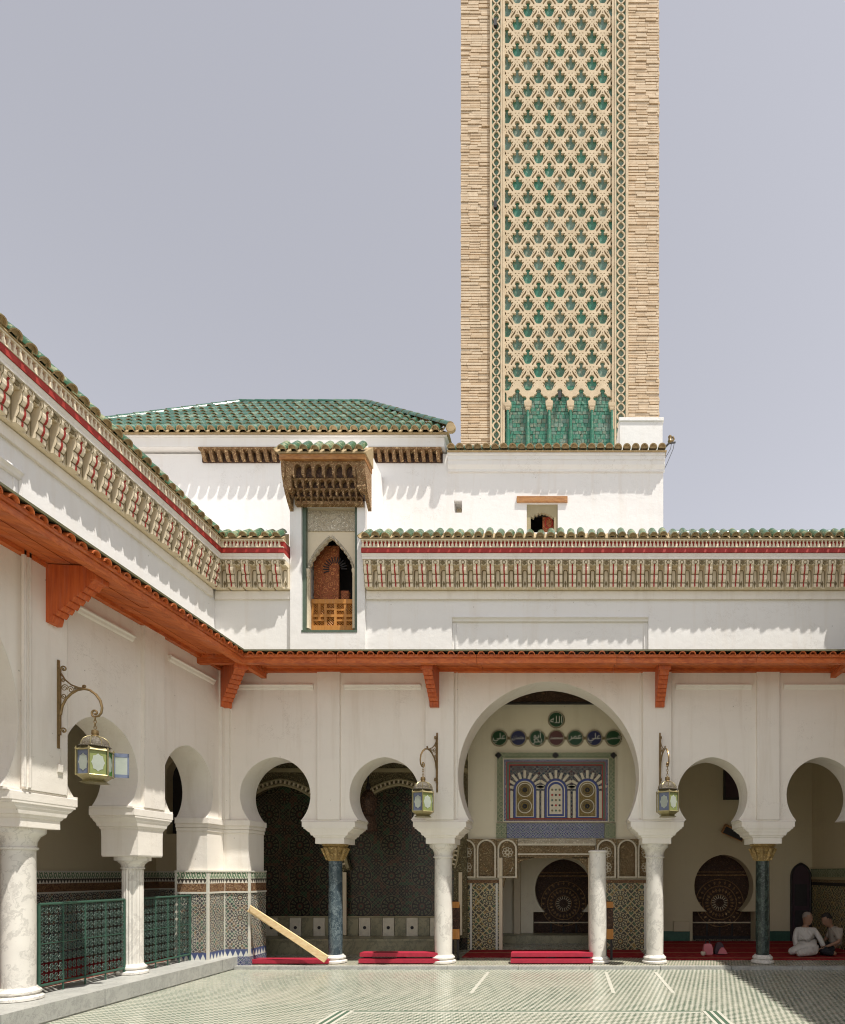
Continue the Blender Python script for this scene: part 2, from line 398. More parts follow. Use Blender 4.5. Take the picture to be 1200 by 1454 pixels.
M['bronze'] = m_flat('old_bronze', (0.30, 0.21, 0.10), 0.4, 0.7, 25, metal=0.7)
M['silver'] = m_carved('pierced_pewter', (0.40, 0.36, 0.29), (0.12, 0.10, 0.07), 42, 0.8, 0.45)
M['brass'] = m_flat('brass', (0.36, 0.31, 0.16), 0.35, 0.6, 30, metal=0.6)
M['lime'] = m_flat('yellow_green_glass', (0.24, 0.28, 0.10), 0.15, 0.5, 25, spec=0.7)
M['leafglass'] = m_flat('deep_green_glass', (0.05, 0.22, 0.03), 0.12, 0.5, 25, spec=0.7)
M['blueglass'] = m_flat('blue_grey_glass', (0.15, 0.18, 0.27), 0.15, 0.5, 25, spec=0.7)
def glassmat():
    g = G('frosted_pale_glass'); p = g.pos(); n = g.noise(p, 18, 4)
    return g.fin(g.mix(n, (0.62, 0.66, 0.58), (0.42, 0.48, 0.42)), 0.3, n, 0.2, 0.01, trans=0.35, spec=0.6)
M['glass'] = glassmat()
def carpet():
    g = G('red_carpet'); p = g.pos(); x, y, z = g.sep(p.k)
    n = g.noise(p, 60, 3); b = g.noise(g.vec(x*3, y*7, 0.0), 3, 4); s = g.m('FRACT', y*1.4).lt(0.12)
    c = g.mix(g.rng(b, 0.55, 0.62), (0.26, 0.016, 0.022), (0.36, 0.07, 0.05)); c = g.mix(s*0.6, c, (0.42, 0.25, 0.14))
    return g.fin(c, 0.95, n, 0.5, 0.01, spec=0.1)
M['carpet'] = carpet()
M['redmat'] = m_flat('crimson_vinyl', (0.42, 0.022, 0.05), 0.5, 0.5, 14)
def floor_mat(name, light, dk, gd, s, seed=0.0):
    g = G(name); p = g.pos(); x, y, z = g.sep(p.k)
    a = (x*1.21+y*0.73)/s; b = (x*0.73-y*1.21)/s
    fa = g.m('FRACT', a)-0.5; fb = g.m('FRACT', b)-0.5
    ck = g.m('FLOORED_MODULO', g.m('FLOOR', a)+g.m('FLOOR', b), 2.0)
    j = g.m('MAXIMUM', g.m('ABSOLUTE', fa), g.m('ABSOLUTE', fb)).gt(0.455)
    w = g.white(g.vec(g.m('FLOOR', a), g.m('FLOOR', b), seed))
    lc = g.mix(w*0.5, light, [q*0.7 for q in light]); dc = g.mix(w, dk, gd)
    c = g.mix(ck, lc, dc); c = g.mix(j*0.7, c, (0.40, 0.38, 0.31))
    n = g.noise(p, 1.1, 5); k = g.noise(p, 9, 4)
    c = g.mix(g.rng(n, 0.4, 0.75, 0, 0.4), c, (0.46, 0.44, 0.36)); c = g.mul(g.rng(k, 0.5, 0.8, 0, 0.4), c, (0.72, 0.68, 0.58))
    return g.fin(c, g.rng(k, 0.3, 0.7, 0.14, 0.42), j*(-0.6)+w*0.5+k*0.3, 0.3, 0.004, spec=0.4)
M['floor'] = floor_mat('courtyard_zellige', (0.50, 0.50, 0.42), (0.08, 0.12, 0.085), (0.14, 0.18, 0.13), 0.064)
M['kerbtile'] = floor_mat('threshold_zellige', (0.52, 0.47, 0.38), (0.14, 0.13, 0.09), (0.12, 0.20, 0.12), 0.05, 3.0)
M['strip_green'] = m_flat('green_inlay_tile', (0.09, 0.15, 0.10), 0.35, 0.5, 20)
M['strip_white'] = m_flat('white_inlay_tile', (0.56, 0.55, 0.47), 0.4, 0.5, 20)
M['ground'] = m_flat('town_ground', (0.30, 0.26, 0.20), 0.95, 0.5, 1)
M['cobalt'] = m_flat('cobalt_tile', (0.03, 0.045, 0.20), 0.3, 0.5, 20)
M['ochre'] = m_carved('ochre_fine_carving', (0.52, 0.42, 0.18), (0.22, 0.15, 0.05), 26, 0.7, 0.6)
M['ivory'] = m_flat('ivory_stucco', (0.66, 0.60, 0.47), 0.7, 0.4, 14)
M['fieldpaint'] = m_zellige('painted_scroll_field', 0.24, (0.016, 0.016, 0.04), (0.30, 0.28, 0.24), (0.015, 0.07, 0.09), (0.07, 0.022, 0.025), rough=0.6, fine=0.55)
M['bluetile'] = m_zellige('blue_white_tile_band', 0.2, (0.02, 0.03, 0.17), (0.46, 0.46, 0.42), (0.015, 0.02, 0.1), (0.03, 0.08, 0.10), fine=0.6)
M['greenframe'] = m_zellige('green_cream_frame', 0.12, (0.09, 0.15, 0.08), (0.50, 0.47, 0.33), (0.20, 0.24, 0.13), (0.10, 0.13, 0.07), fine=0.4, rough=0.6)
M['skin'] = m_flat('skin', (0.27, 0.15, 0.095), 0.6, 0.2, 8)
M['hair'] = m_flat('dark_hair', (0.02, 0.015, 0.012), 0.7)
M['grey_hair'] = m_flat('cropped_grey_hair', (0.24, 0.20, 0.17), 0.8)
M['robe'] = m_cloth('white_cotton_robe', (0.58, 0.55, 0.51))
M['shirt'] = m_cloth('taupe_shirt', (0.36, 0.31, 0.26))
M['trousers'] = m_flat('black_trousers', (0.018, 0.018, 0.022), 0.9, 0.3, 6)
M['pink'] = m_flat('pink_cloth', (0.55, 0.18, 0.20), 0.9)
M['cable'] = m_flat('grey_cable', (0.10, 0.10, 0.11), 0.6)
# ------------------------------------------------------------------ ground and courtyard
XL, XR, YB = -5.86, 5.12, 10.0
tag(bx('ground', M['ground'], None, -400, 400, -400, 400, -0.5, -0.02), kind='structure')
court = tag(bx('courtyard_floor', M['floor'], None, XL+0.26, XR-0.26, -6, YB-0.15, -0.019, 0.0), kind='structure')
def strip(x0, x1, y0, y1, mat): bx('inlay_strip', mat, court, x0, x1, y0, y1, -0.01, 0.004)
for xs in (-2.62, 1.62):
    for k, (o, mt) in enumerate(((-0.09, 'strip_white'), (-0.05, 'strip_green'), (-0.01, 'strip_white'), (0.03, 'strip_green'), (0.07, 'strip_white'))):
        strip(xs+o, xs+o+0.036, -2, 6.86, M[mt])
for o, mt in ((0.0, 'strip_white'), (0.05, 'strip_green')):
    strip(-2.5, 1.5, 6.78+o, 6.82+o, M[mt])
for xs in (-1.35, 0.55, 1.35):
    strip(xs, xs+0.05, 7.9, 9.55, M['strip_white'])
# kerbs and gallery floors
kb = MB().box(XL-0.55, XL+0.26, -2, YB+0.05, -0.3, 0.2)
tag(kb.build('kerb', M['kerb'], None), kind='structure')
for i, y in enumerate((0.6, 1.9, 3.2, 4.5, 5.8, 7.1, 8.4, 9.5)):
    bx('kerb_stone', M['kerb'], bpy.data.objects['kerb'], XL+0.235, XL+0.275, y+0.006, (0.6, 1.9, 3.2, 4.5, 5.8, 7.1, 8.4, 9.5, 9.86)[i+1]-0.006, 0.02, 0.208)
tag(MB().box(XL+0.25, XR+0.5, YB-0.16, YB+0.56, -0.3, 0.05).build('threshold', M['kerbtile'], None), kind='structure')
for i in range(9):
    x0 = XL+0.28+i*1.18
    bx('kerb_stone', M['kerb'], bpy.data.objects['threshold'], x0, x0+1.17, YB-0.19, YB-0.10, -0.02, 0.056)
tag(MB().box(XR-0.25, XR+0.55, -2, YB-0.17, -0.3, 0.12).build('kerb', M['kerb'], None), kind='structure')
tag(MB().box(-8.5, 5.7, YB+0.562, 15.6, -0.3, 0.045).build('gallery_floor', M['kerbtile'], None), kind='structure')
tag(MB().box(-8.5, XL-0.552, -2, YB+0.55, -0.3, 0.19).build('gallery_floor', M['kerbtile'], None), kind='structure')

# ------------------------------------------------------------------ shared pieces
def barrel(r, L, mats, t=0.014, n=8, taper=0.9, flip=False, plug=0):
    """half-round roof tile, axis +y from the eave, crown up"""
    b = MB(); vs = []; fs = []
    for j, y in enumerate((0.0, L)):
        k = 1.0 if j == 0 else taper
        for rr in (r*k, (r-t)*k):
            for i in range(n+1):
                a = PI*i/n
                vs.append((rr*math.cos(a), y, (-rr if flip else rr)*math.sin(a)))
    q = n+1
    for i in range(n):
        fs.append((i, i+1, 2*q+i+1, 2*q+i)); fs.append((q+i+1, q+i, 3*q+i, 3*q+i+1))
        fs.append((i+1, i, q+i, q+i+1)); fs.append((2*q+i, 2*q+i+1, 3*q+i+1, 3*q+i))
    fs += [(0, 2*q, 3*q, q), (n, q+n, 3*q+n, 2*q+n)]
    k0 = len(vs)
    if plug:
        vs += [((r-t*0.9)*math.cos(PI*i/n), plug, (-1 if flip else 1)*(r-t*0.9)*math.sin(PI*i/n)) for i in range(n+1)]
        fs.append(tuple(range(k0, k0+n+1)))
    b.add(vs, fs); b.m = [0]*len(fs)
    if plug: b.m[-1] = 1
    for k in range(len(fs)):
        if k % 4 in (1, 2) and len(mats) > 1 and k < 4*n: b.m[k] = 1
    me, _ = b.mesh('tile', mats, smooth=True, origin=Vector((0, 0, 0)))
    return me
TILE = barrel(0.070, 0.32, [M['green'], M['tile_clay']], plug=0.03)
PAN = barrel(0.060, 0.32, [M['green'], M['tile_clay']], flip=True)
RTILE = barrel(0.074, 0.46, [M['green_roof'], M['tile_clay']], taper=0.86, plug=0.04)
ATILE = barrel(0.056, 0.8, [M['orange'], M['orange']], n=6)
RIDGE = barrel(0.085, 0.36, [M['green_roof'], M['tile_clay']], taper=0.88)

# console: local u centred on 0, outward is -y, wall face y=+0.1
def console_mesh():
    b = MB()
    prof = [(0.1, 6.83), (-0.135, 6.83), (-0.142, 6.79), (-0.136, 6.755), (-0.118, 6.735), (-0.126, 6.70), (-0.122, 6.66), (-0.106, 6.625),
            (-0.084, 6.605), (-0.092, 6.57), (-0.088, 6.53), (-0.072, 6.495), (-0.056, 6.475), (-0.062, 6.45), (-0.056, 6.415), (0.1, 6.41)]
    w = 0.066
    b.prism(prof, 'x', -w, w)
    front = prof[1:-1]
    def ribbon(u0, u1, off, mi, part=front):
        b.c = mi; vs = []
        for (y, z) in part: vs += [(u0, y-off, z), (u1, y-off, z)]
        b.add(vs, [(2*i, 2*i+1, 2*i+3, 2*i+2) for i in range(len(part)-1)])
    ribbon(-0.012, 0.012, 0.005, 1, front[2:])
    ribbon(-w-0.002, -w+0.006, 0.003, 2); ribbon(w-0.006, w+0.002, 0.003, 2)
    b.c = 2
    for (zz, yy) in ((6.61, -0.088), (6.48, -0.06)): b.box(-w, w, yy-0.006, yy+0.01, zz-0.005, zz+0.005)
    b.c = 2; b.tube([(0.03*math.cos(a), -0.149, 6.785+0.03*math.sin(a)) for a in [TAU*i/10 for i in range(10)]], 0.005, 4, True)
    # niche outline to the right of the console, leaf and top flower
    b.c = 2; nw = 0.034; uc = 0.112
    arc = [(uc-nw, 6.43), (uc-nw, 6.68)] + [(uc-nw*math.cos(PI*i/6), 6.68+nw*math.sin(PI*i/6)) for i in range(1, 6)] + [(uc+nw, 6.68), (uc+nw, 6.43)]
    b.tube([(p[0], -0.02, p[1]) for p in arc], 0.006, 4)
    b.prism([(uc, 6.54), (uc+0.02, 6.49), (uc+0.008, 6.46), (uc, 6.42), (uc-0.008, 6.46), (uc-0.02, 6.49)], 'y', -0.012, 0.0)
    b.prism([(uc, 6.822), (uc+0.022, 6.80), (uc+0.028, 6.775), (uc, 6.76), (uc-0.028, 6.775), (uc-0.022, 6.80)], 'y', -0.12, -0.10)
    b.tube([(uc+0.045*math.cos(PI*i/8), -0.122, 6.765+0.045*math.sin(PI*i/8)) for i in range(9)], 0.004, 4)
    b.c = 0; b.box(0.062, 0.162, -0.005, 0.1, 6.41, 6.83); b.box(0.062, 0.162, -0.105, 0.03, 6.755, 6.826)
    me, _ = b.mesh('console', [M['console'], M['red'], M['olive']], origin=Vector((0, 0, 0)))
    return me
CONSOLE = console_mesh()

def cornice(root, Mg, ua, ub, full=True, ends=True):
    c = thing('cornice', Mg @ Vector(((ua+ub)/2, 0, 6.26)), parent=root)
    b = MB().box(ua, ub, 0.06, 0.12, 6.262, 6.40); b.box(ua, ub, -0.15, 0.12, 6.832, 6.868)
    b.prism([(0.12, 6.87), (-0.145, 6.87), (-0.165, 6.925), (0.12, 6.925)], 'x', ua, ub)
    b.build('moulding', M['plaster'], c, Mg)
    bx('red_band', M['red'], c, ua, ub, -0.178, 0.12, 6.928, 7.005, Mg)
    bx('dentil_back', M['red'], c, ua, ub, -0.150, 0.12, 7.008, 7.13, Mg)
    d = MB(); d.box(ua, ub, -0.186, 0.1, 7.009, 7.022); d.box(ua, ub, -0.192, 0.1, 7.122, 7.145)
    n = int((ub-ua)/0.062)
    for i in range(n):
        u = ua+0.031+i*0.062
        d.prism([(u-0.019, 7.022), (u+0.019, 7.022), (u+0.019, 7.06), (u+0.007, 7.085), (u+0.012, 7.122), (u-0.012, 7.122), (u-0.007, 7.085), (u-0.019, 7.06)], 'y', -0.185, -0.148)
    tag(d.build('dentil_row', M['console'], c, Mg), kind='stuff')
    MB().prism([(-0.205, 7.146), (-0.205, 7.160), (0.02, 7.345), (0.02, 7.146)], 'x', ua, ub).build('eaves_board', M['tile_clay'], c, Mg)
    if not full: return c
    k = int((ub-ua)/0.224); sp = (ub-ua)/k
    for i in range(k):
        inst(CONSOLE, 'console', c, Mg @ T((ua+sp*(i+0.5)-0.03, 0, 0)))
    k = int((ub-ua)/0.170); sp = (ub-ua)/k
    for i in range(k):
        j = lambda s: random.uniform(-s, s)
        inst(TILE, 'roof_tile', c, Mg @ T((ua+sp*(i+0.5)+j(0.008), -0.235+j(0.010), 7.160+j(0.008))) @ RX(R(40)+j(0.04)) @ RZ(j(0.04)))
        inst(PAN, 'pan_tile', c, Mg @ T((ua+sp*i+0.002, -0.218+j(0.008), 7.195)) @ RX(R(40)))
    return c

def bracket_mb(L=0.62, th=0.15):
    b = MB()
    pts = [(0.0, 5.03), (-L, 5.0), (-L, 4.872), (-L*0.93, 4.835)]
    n = 7
    for i in range(n):
        t0 = i/n; t1 = (i+1)/n
        y0 = -L*0.9+(L*0.9-0.13)*t0; z0 = 4.835-0.36*t0; y1 = -L*0.9+(L*0.9-0.13)*t1; z1 = 4.835-0.36*t1
        pts += [(y0, z0-0.012), ((y0+y1)/2, (z0+z1)/2-0.034), (y1, z1+0.004)]
    pts += [(-0.13, 4.46), (-0.12, 4.42), (-0.11, 4.385), (0.0, 4.385)]
    b.prism(pts, 'x', -th/2, th/2)
    b.box(-th/2-0.02, th/2+0.02, -L-0.005, -L+0.06, 4.845, 4.96)
    return b
def awning(root, Mg, ua, ub, brackets, tiles=True):
    a = thing('awning', Mg @ Vector(((ua+ub)/2, -0.35, 4.84)), parent=root)
    L = 2.3; k = max(1, round((ub-ua)/L)); L = (ub-ua)/k
    for i in range(k):
        for j in range(4):
            v0 = -0.045-j*0.145; z0 = 5.04-0.03*(0.045+j*0.145); o = random.uniform(-0.004, 0.004)
            MB().prism([(v0, z0+o), (v0-0.138, z0-0.004+o), (v0-0.138, z0+0.018+o), (v0, z0+0.022+o)], 'x', ua+i*L+0.003, ua+(i+1)*L-0.003).build('soffit_board', M['orange'], a, Mg)
        for (nm, v0, v1, za, zb) in (('beam', -0.725, -0.64, 4.895, 4.975), ('fascia', -0.745, -0.66, 4.978, 5.025), ('wall_plate', -0.075, -0.002, 4.985, 5.035)):
            bx(nm, M['orange'], a, ua+i*L+0.002, ua+(i+1)*L-0.002, v0, v1, za, zb, Mg)
    MB().prism([(-0.79, 5.062), (-0.79, 5.088), (0.08, 5.28), (0.08, 5.25)], 'x', ua, ub).build('roof_sheet', M['tile_olive'], a, Mg)
    for u in brackets: bracket_mb().build('bracket', M['orange_v'], a, Mg @ T((u, 0, 0)))
    if tiles:
        n = int((ub-ua)/0.155); sp = (ub-ua)/n
        for i in range(n):
            inst(ATILE, 'awning_tile', a, Mg @ T((ua+sp*(i+0.5), -0.775+random.uniform(-0.012, 0.012), 5.008+random.uniform(-0.004, 0.004))) @ RX(R(12.5)))
    return a

IMP = [(2.10, 0.27, 0.27), (2.20, 0.27, 0.27), (2.205, 0.285, 0.285), (2.235, 0.30, 0.295), (2.24, 0.325, 0.31), (2.285, 0.34, 0.32), (2.31, 0.375, 0.335),
       (2.345, 0.405, 0.345), (2.35, 0.425, 0.355), (2.375, 0.425, 0.355), (2.38, 0.45, 0.36), (2.47, 0.45, 0.36), (2.475, 0.47, 0.335), (2.498, 0.47, 0.335)]
def column(root, Mg, u, style, z0, drop=0.0, hw=0.47):
    c = thing('column', Mg @ Vector((u, 0.25, z0)), parent=root)
    zt = 2.10-drop
    if drop:
        lv = [(zt, 0.255, 0.26), (zt+0.02, 0.265, 0.27), (zt+0.26, 0.265, 0.27)] + [(z, max(hx, 0.27), max(hy, 0.275)) for (z, hx, hy) in IMP[1:]]
    else: lv = IMP
    lv = [(z, 0.245+(hx-0.27)*(hw-0.245)/0.2, min(0.25+(hy-0.27)*0.6, 0.31)) for (z, hx, hy) in lv]
    MB().loft(u, 0.25, lv).build('impost', M['plaster'], c, Mg)
    if style == 'white':
        sh = [(0.148, z0+0.14), (0.152, z0+0.6), (0.148, zt-0.24)]; n = 28
        cap = [(0.150, zt-0.24), (0.168, zt-0.235), (0.172, zt-0.215), (0.155, zt-0.20), (0.158, zt-0.15), (0.185, zt-0.09), (0.225, zt-0.06), (0.235, zt-0.045), (0.235, zt)]
        mats = ('marble', 'marble', 'marble'); br = 0.19; fl = 0
    elif style == 'fluted':
        sh = [(0.125, z0+0.12), (0.125, z0+0.14), (0.125, zt-0.18), (0.120, zt-0.17)]; n = 40
        cap = [(0.126, zt-0.17), (0.142, zt-0.165), (0.142, zt-0.15), (0.13, zt-0.14), (0.14, zt-0.10), (0.18, zt-0.06), (0.215, zt-0.05), (0.215, zt)]
        mats = ('marble', 'marble', 'marble'); br = 0.16; fl = 1
    else:
        sh = [(0.112, z0+0.11), (0.120, z0+0.5), (0.112, zt-0.28)]; n = 28
        cap = [(0.12, zt-0.29), (0.128, zt-0.28), (0.122, zt-0.26), (0.13, zt-0.20), (0.155, zt-0.17), (0.14, zt-0.15), (0.165, zt-0.10), (0.20, zt-0.06), (0.18, zt-0.045), (0.215, zt-0.03), (0.215, zt)]
        mats = (style, 'gold', 'marble'); br = 0.165; fl = 0
    MB().lathe(u, 0.25, sh, n, fl).build('shaft', M[mats[0]], c, Mg, smooth=not fl)
    k = MB().lathe(u, 0.25, cap, 24)
    if style.endswith('marble'):
        for i in range(8):
            a = TAU*(i+0.5)/8
            k.tube([(u+0.125*math.cos(a), 0.25+0.125*math.sin(a), zt-0.27), (u+0.165*math.cos(a), 0.25+0.165*math.sin(a), zt-0.17), (u+0.215*math.cos(a), 0.25+0.215*math.sin(a), zt-0.07), (u+0.195*math.cos(a), 0.25+0.195*math.sin(a), zt-0.095)], [0.03, 0.034, 0.028, 0.015], 6)
    k.build('capital', M[mats[1]], c, Mg, smooth=True)
    MB().lathe(u, 0.25, [(br+0.01, z0), (br+0.03, z0+0.012), (br+0.03, z0+0.04), (br+0.005, z0+0.055), (br-0.012, z0+0.07), (br+0.008, z0+0.085), (br+0.008, z0+0.105), (br-0.02, z0+0.13), (br-0.03, z0+0.145)], 28).build('base', M[mats[2]], c, Mg, smooth=True)
    return c

ZS = 2.5
SMALL = (0.595, 2.92, 0.05); BIG = (1.53, 3.25, 0.06)
def gallery(root, Mg, u0, u1, arches, cols, pil, z0, gaps=(), panel=None, mould=(), Mu=None):
    Mu = Mu or Mg
    poly = [(u0, ZS)]
    for (uc, kind) in arches:
        r, zc, e = SMALL if kind == 's' else BIG
        poly += arch_pts(uc, r, zc, e, ZS, 18 if kind == 's' else 30)
    poly += [(u1, ZS), (u1, 5.13), (u0, 5.13)]
    MB().plate([poly], 0.0, 0.5).build('arcade_wall', M['plaster'], root, Mg)
    # upper wall, leaving gaps (ranges) open
    edges = [u0] + [q for g in gaps for q in g] + [u1]
    for i in range(0, len(edges), 2):
        a, b = edges[i], edges[i+1]
        w = MB()
        if panel and a < panel[0] < b:
            pa, pb, pz = panel
            w.box(a, pa, 0.1, 0.5, 5.131, 7.0); w.box(pb, b, 0.1, 0.5, 5.131, 7.0); w.box(pa, pb, 0.1, 0.5, pz, 7.0); w.box(pa, pb, 0.145, 0.5, 5.131, pz)
            m = MB(); m.prism([(0.145, pz), (0.075, pz), (0.07, pz-0.02), (0.10, pz-0.045), (0.11, pz-0.075), (0.145, pz-0.085)], 'x', pa+0.001, pb-0.001)
            for q in (pa+0.05, pb-0.07): m.box(q, q+0.02, 0.125, 0.146, 5.14, pz-0.1)
            m.build('panel_moulding', M['plaster_up'], root, Mu)
        else: w.box(a, b, 0.1, 0.5, 5.131, 7.0)
        w.build('upper_wall', M['plaster_up'], root, Mu)
    for (u, hw) in pil:
        bx('pilaster', M['plaster'], root, u-hw, u+hw, -0.055, 0.01, ZS, 5.12, Mg)
    for (a, b) in mould:
        MB().prism([(0.01, 4.79), (-0.045, 4.79), (-0.05, 4.765), (-0.03, 4.75), (-0.02, 4.72), (0.0, 4.70), (0.01, 4.70)], 'x', a, b).build('wall_moulding', M['plaster'], root, Mg)
    for q in cols: column(root, Mg, q[0], q[1], z0, *q[2:])

# ------------------------------------------------------------------ the three wings
MBACK = T((0, YB, 0)); MLEFT = T((XL, 0, -0.004)) @ RZ(PI/2); MRIGHT = T((XR, 0, 0.004)) @ RZ(-PI/2)
MLEFTU = MLEFT @ T((0, 0.11, 0))
back = thing('arcaded_gallery', (-0.37, YB+0.2, 0.0), 'white arcaded gallery with one great horseshoe arch and lanterns either side of it', 'arcade')
gallery(back, MBACK, -6.35, 5.61, [(-4.99, 's'), (-3.14, 's'), (-0.37, 'b'), (2.40, 's'), (4.25, 's')],
        [(-4.07, 'blue_marble', 0), (-2.2, 'white', 0), (1.46, 'white', 0), (3.33, 'black_marble', 0)],
        [(-4.07, 0.19), (-2.2, 0.24), (1.46, 0.24), (3.33, 0.19)], 0.05, gaps=[(-4.62, -3.58)], panel=(-2.02, 1.33, 5.98),
        mould=[(-5.62, -4.34), (-3.82, -2.52), (1.78, 3.06), (3.60, 4.95)])
bx('pilaster', M['plaster'], back, -5.86, -5.74, -0.05, 0.01, ZS, 5.12, MBACK)
for (a, b) in ((-1.93, -1.90), (1.16, 1.19)): bx('panel_fillet', M['plaster'], back, a, b, -0.02, 0.01, 2.52, 5.1, MBACK)
cornice(back, MBACK, -6.05, -4.765)
cornice(back, MBACK, -3.475, 5.2)
awning(back, MBACK, XL+0.0, XR, [-2.28, 1.5])
left = thing('arcaded_gallery', (XL-0.2, 5.0, 0.0), 'white arcaded side wing with green iron railings between its columns', 'arcade')
gallery(left, MLEFT, -1.0, 10.49, [(1.2, 's'), (4.75, 'b'), (7.42, 's'), (9.10, 's')],
        [(2.93, 'white', 0), (6.55, 'white', 0, 0.44), (8.26, 'fluted', 0.27, 0.40)], [(2.93, 0.24), (6.57, 0.26), (8.27, 0.2)], 0.2, panel=(2.95, 6.55, 6.04),
        mould=[(7.02, 7.92), (8.62, 9.72)], Mu=MLEFTU)
bx('pilaster', M['plaster'], left, 9.86, 9.98, -0.05, 0.01, ZS, 5.12, MLEFT)
for u in (6.28, 6.34): bx('panel_fillet', M['plaster'], left, u-0.012, u+0.012, -0.075, -0.04, 2.52, 5.1, MLEFT)
cornice(left, MLEFTU, 2.6, 9.98)
awning(left, MLEFT, 0.5, 10.0, [2.93, 6.62])
# diagonal corner bracket
cb = bracket_mb(0.9, 0.16)
cb.build('bracket', M['orange_v'], [o for o in back.children if o.name.startswith('awning')][0], T((XL+0.03, YB-0.03, -0.01)) @ RZ(PI/4))
right = thing('arcaded_gallery', (XR+0.2, 5.0, 0.0), 'white arcaded wing whose eaves shade the right of the court', 'arcade')
gallery(right, MRIGHT, -10.48, 1.0, [(-9.10, 's'), (-7.42, 's'), (-4.75, 'b'), (-1.2, 's')], [(-8.27, 'white', 0), (-6.57, 'white', 0), (-2.93, 'white', 0)],
        [(-8.27, 0.2), (-6.57, 0.24), (-2.93, 0.24)], 0.12)
cornice(right, MRIGHT, -9.98, 1.0)
awning(right, MRIGHT, -10.0, 1.0, [-6.6, -2.93], tiles=False)

# corner pier with mosaic dado
pl = [(-6.355, 9.545), (XL, 9.545), (XL, YB), (-5.44, YB), (-5.44, 10.495), (-6.355, 10.495)]
def grow(o): return [(-6.355, 9.545-o), (XL+o, 9.545-o), (XL+o, YB-o), (-5.44+o, YB-o), (-5.44+o, 10.495), (-6.355, 10.495)]
pier = thing('corner_pier', (-5.9, 10.0, 0.05), 'white corner pier clad below in star mosaic where the two arcades meet', 'pier')
MB().prism(pl, 'z', 0.05, 2.496).build('body', M['plaster'], pier)
for (z0, z1, o, mt) in ((2.34, 2.40, 0.03, 'plaster'), (2.40, 2.494, 0.05, 'plaster'), (2.28, 2.338, 0.015, 'plaster'), (1.62, 1.645, 0.055, 'tile_white'), (1.51, 1.619, 0.045, 'band_leaf'),
                        (1.435, 1.509, 0.042, 'band_tri'), (1.30, 1.434, 0.042, 'band_brown'), (1.27, 1.299, 0.05, 'tile_white'), (0.32, 1.269, 0.036, 'zell_dado'), (0.2, 0.319, 0.042, 'band_blue'), (0.051, 0.199, 0.05, 'bluetile')):
    MB().prism(grow(o), 'z', z0, z1).build('moulding' if mt == 'plaster' else 'mosaic_band', M[mt], pier)
for (x, y) in ((XL+0.036, 9.545-0.036), (XL+0.036, YB-0.036), (-5.44+0.036, YB-0.036), (-6.33, 9.545-0.036)):
    bx('corner_strip', M['tile_white'], pier, x-0.022, x+0.012, y-0.012, y+0.022, 0.2, 1.615)
# ------------------------------------------------------------------ hall behind the arcades
hall = thing('hall', (-0.4, 12.2, 0.05), kind='structure')
bx('ceiling', M['cream_light'], hall, -8.6, 5.9, 10.5, 16.2, 5.4, 5.5)
bx('ceiling', M['cedar_dark'], hall, -8.6, -6.36, -1.0, 10.5, 5.39, 5.49)
# roof slabs over the wings
bx('roof_slab', M['plaster_up'], hall, -8.6, -4.66, 10.46, 14.0, 6.9, 7.06); bx('roof_slab', M['plaster_up'], hall, -3.54, 5.9, 10.46, 14.0, 6.9, 7.06)
bx('roof_slab', M['plaster_up'], hall, -8.6, -6.3, -1.0, 10.46, 6.9, 7.05); bx('roof_slab', M['plaster_up'], hall, 5.6, 8.2, -1.0, 10.46, 6.9, 7.05)
bx('roof_slab', M['plaster_up'], hall, -8.6, 5.9, 13.98, 16.2, 5.5, 5.7)
# outer walls
bx('outer_wall', M['cream'], hall, -8.7, -8.4, -1.0, 12.3, 0.0, 6.9)
bx('outer_wall', M['cream'], hall, 5.56, 5.86, 10.62, 16.2, 0.0, 5.4)
bx('outer_wall', M['cream'], hall, 7.6, 7.9, -1.0, 10.5, 0.0, 6.9)
bx('outer_wall', M['cream'], hall, -8.7, 5.9, 15.6, 15.9, 0.0, 5.4)
def dado(root, x0, x1, y0, y1, z0=0.05):
    for (a, b, o, mt) in ((1.62, 1.64, 0.05, 'tile_white'), (1.51, 1.619, 0.036, 'band_leaf'), (1.435, 1.509, 0.03, 'band_tri'), (1.30, 1.434, 0.03, 'band_brown'), (1.272, 1.299, 0.04, 'tile_white'), (z0, 1.271, 0.026, 'zell_dado')):
        bx('mosaic_band', M[mt], root, x0-o, x1+o, y0-o, y1+o, a, b)
dado(hall, -8.41, -8.36, -1.0, 12.0, 0.19)
# wall pieces at Y=12
def warch(uc, hw, z0, z1, n=10): return [(uc-hw, z0)] + [(uc-hw*math.cos(PI*k/n), z1-hw+hw*math.sin(PI*k/n)) for k in range(n+1)] + [(uc+hw, z0)]
MB().plate([[(-8.4, 0), (-6.9, 0), (-6.9, 5.4), (-8.4, 5.4)], warch(-7.82, 0.38, 2.4, 3.95)[::-1]], 12.0, 12.3).build('back_wall', M['cream'], hall)
bx('dark_panel', M['dark'], hall, -8.25, -7.4, 12.2, 12.25, 2.3, 4.0)  # dark panel put in for the darkness of the arched opening
dado(hall, -8.36, -6.9, 12.0, 12.05)
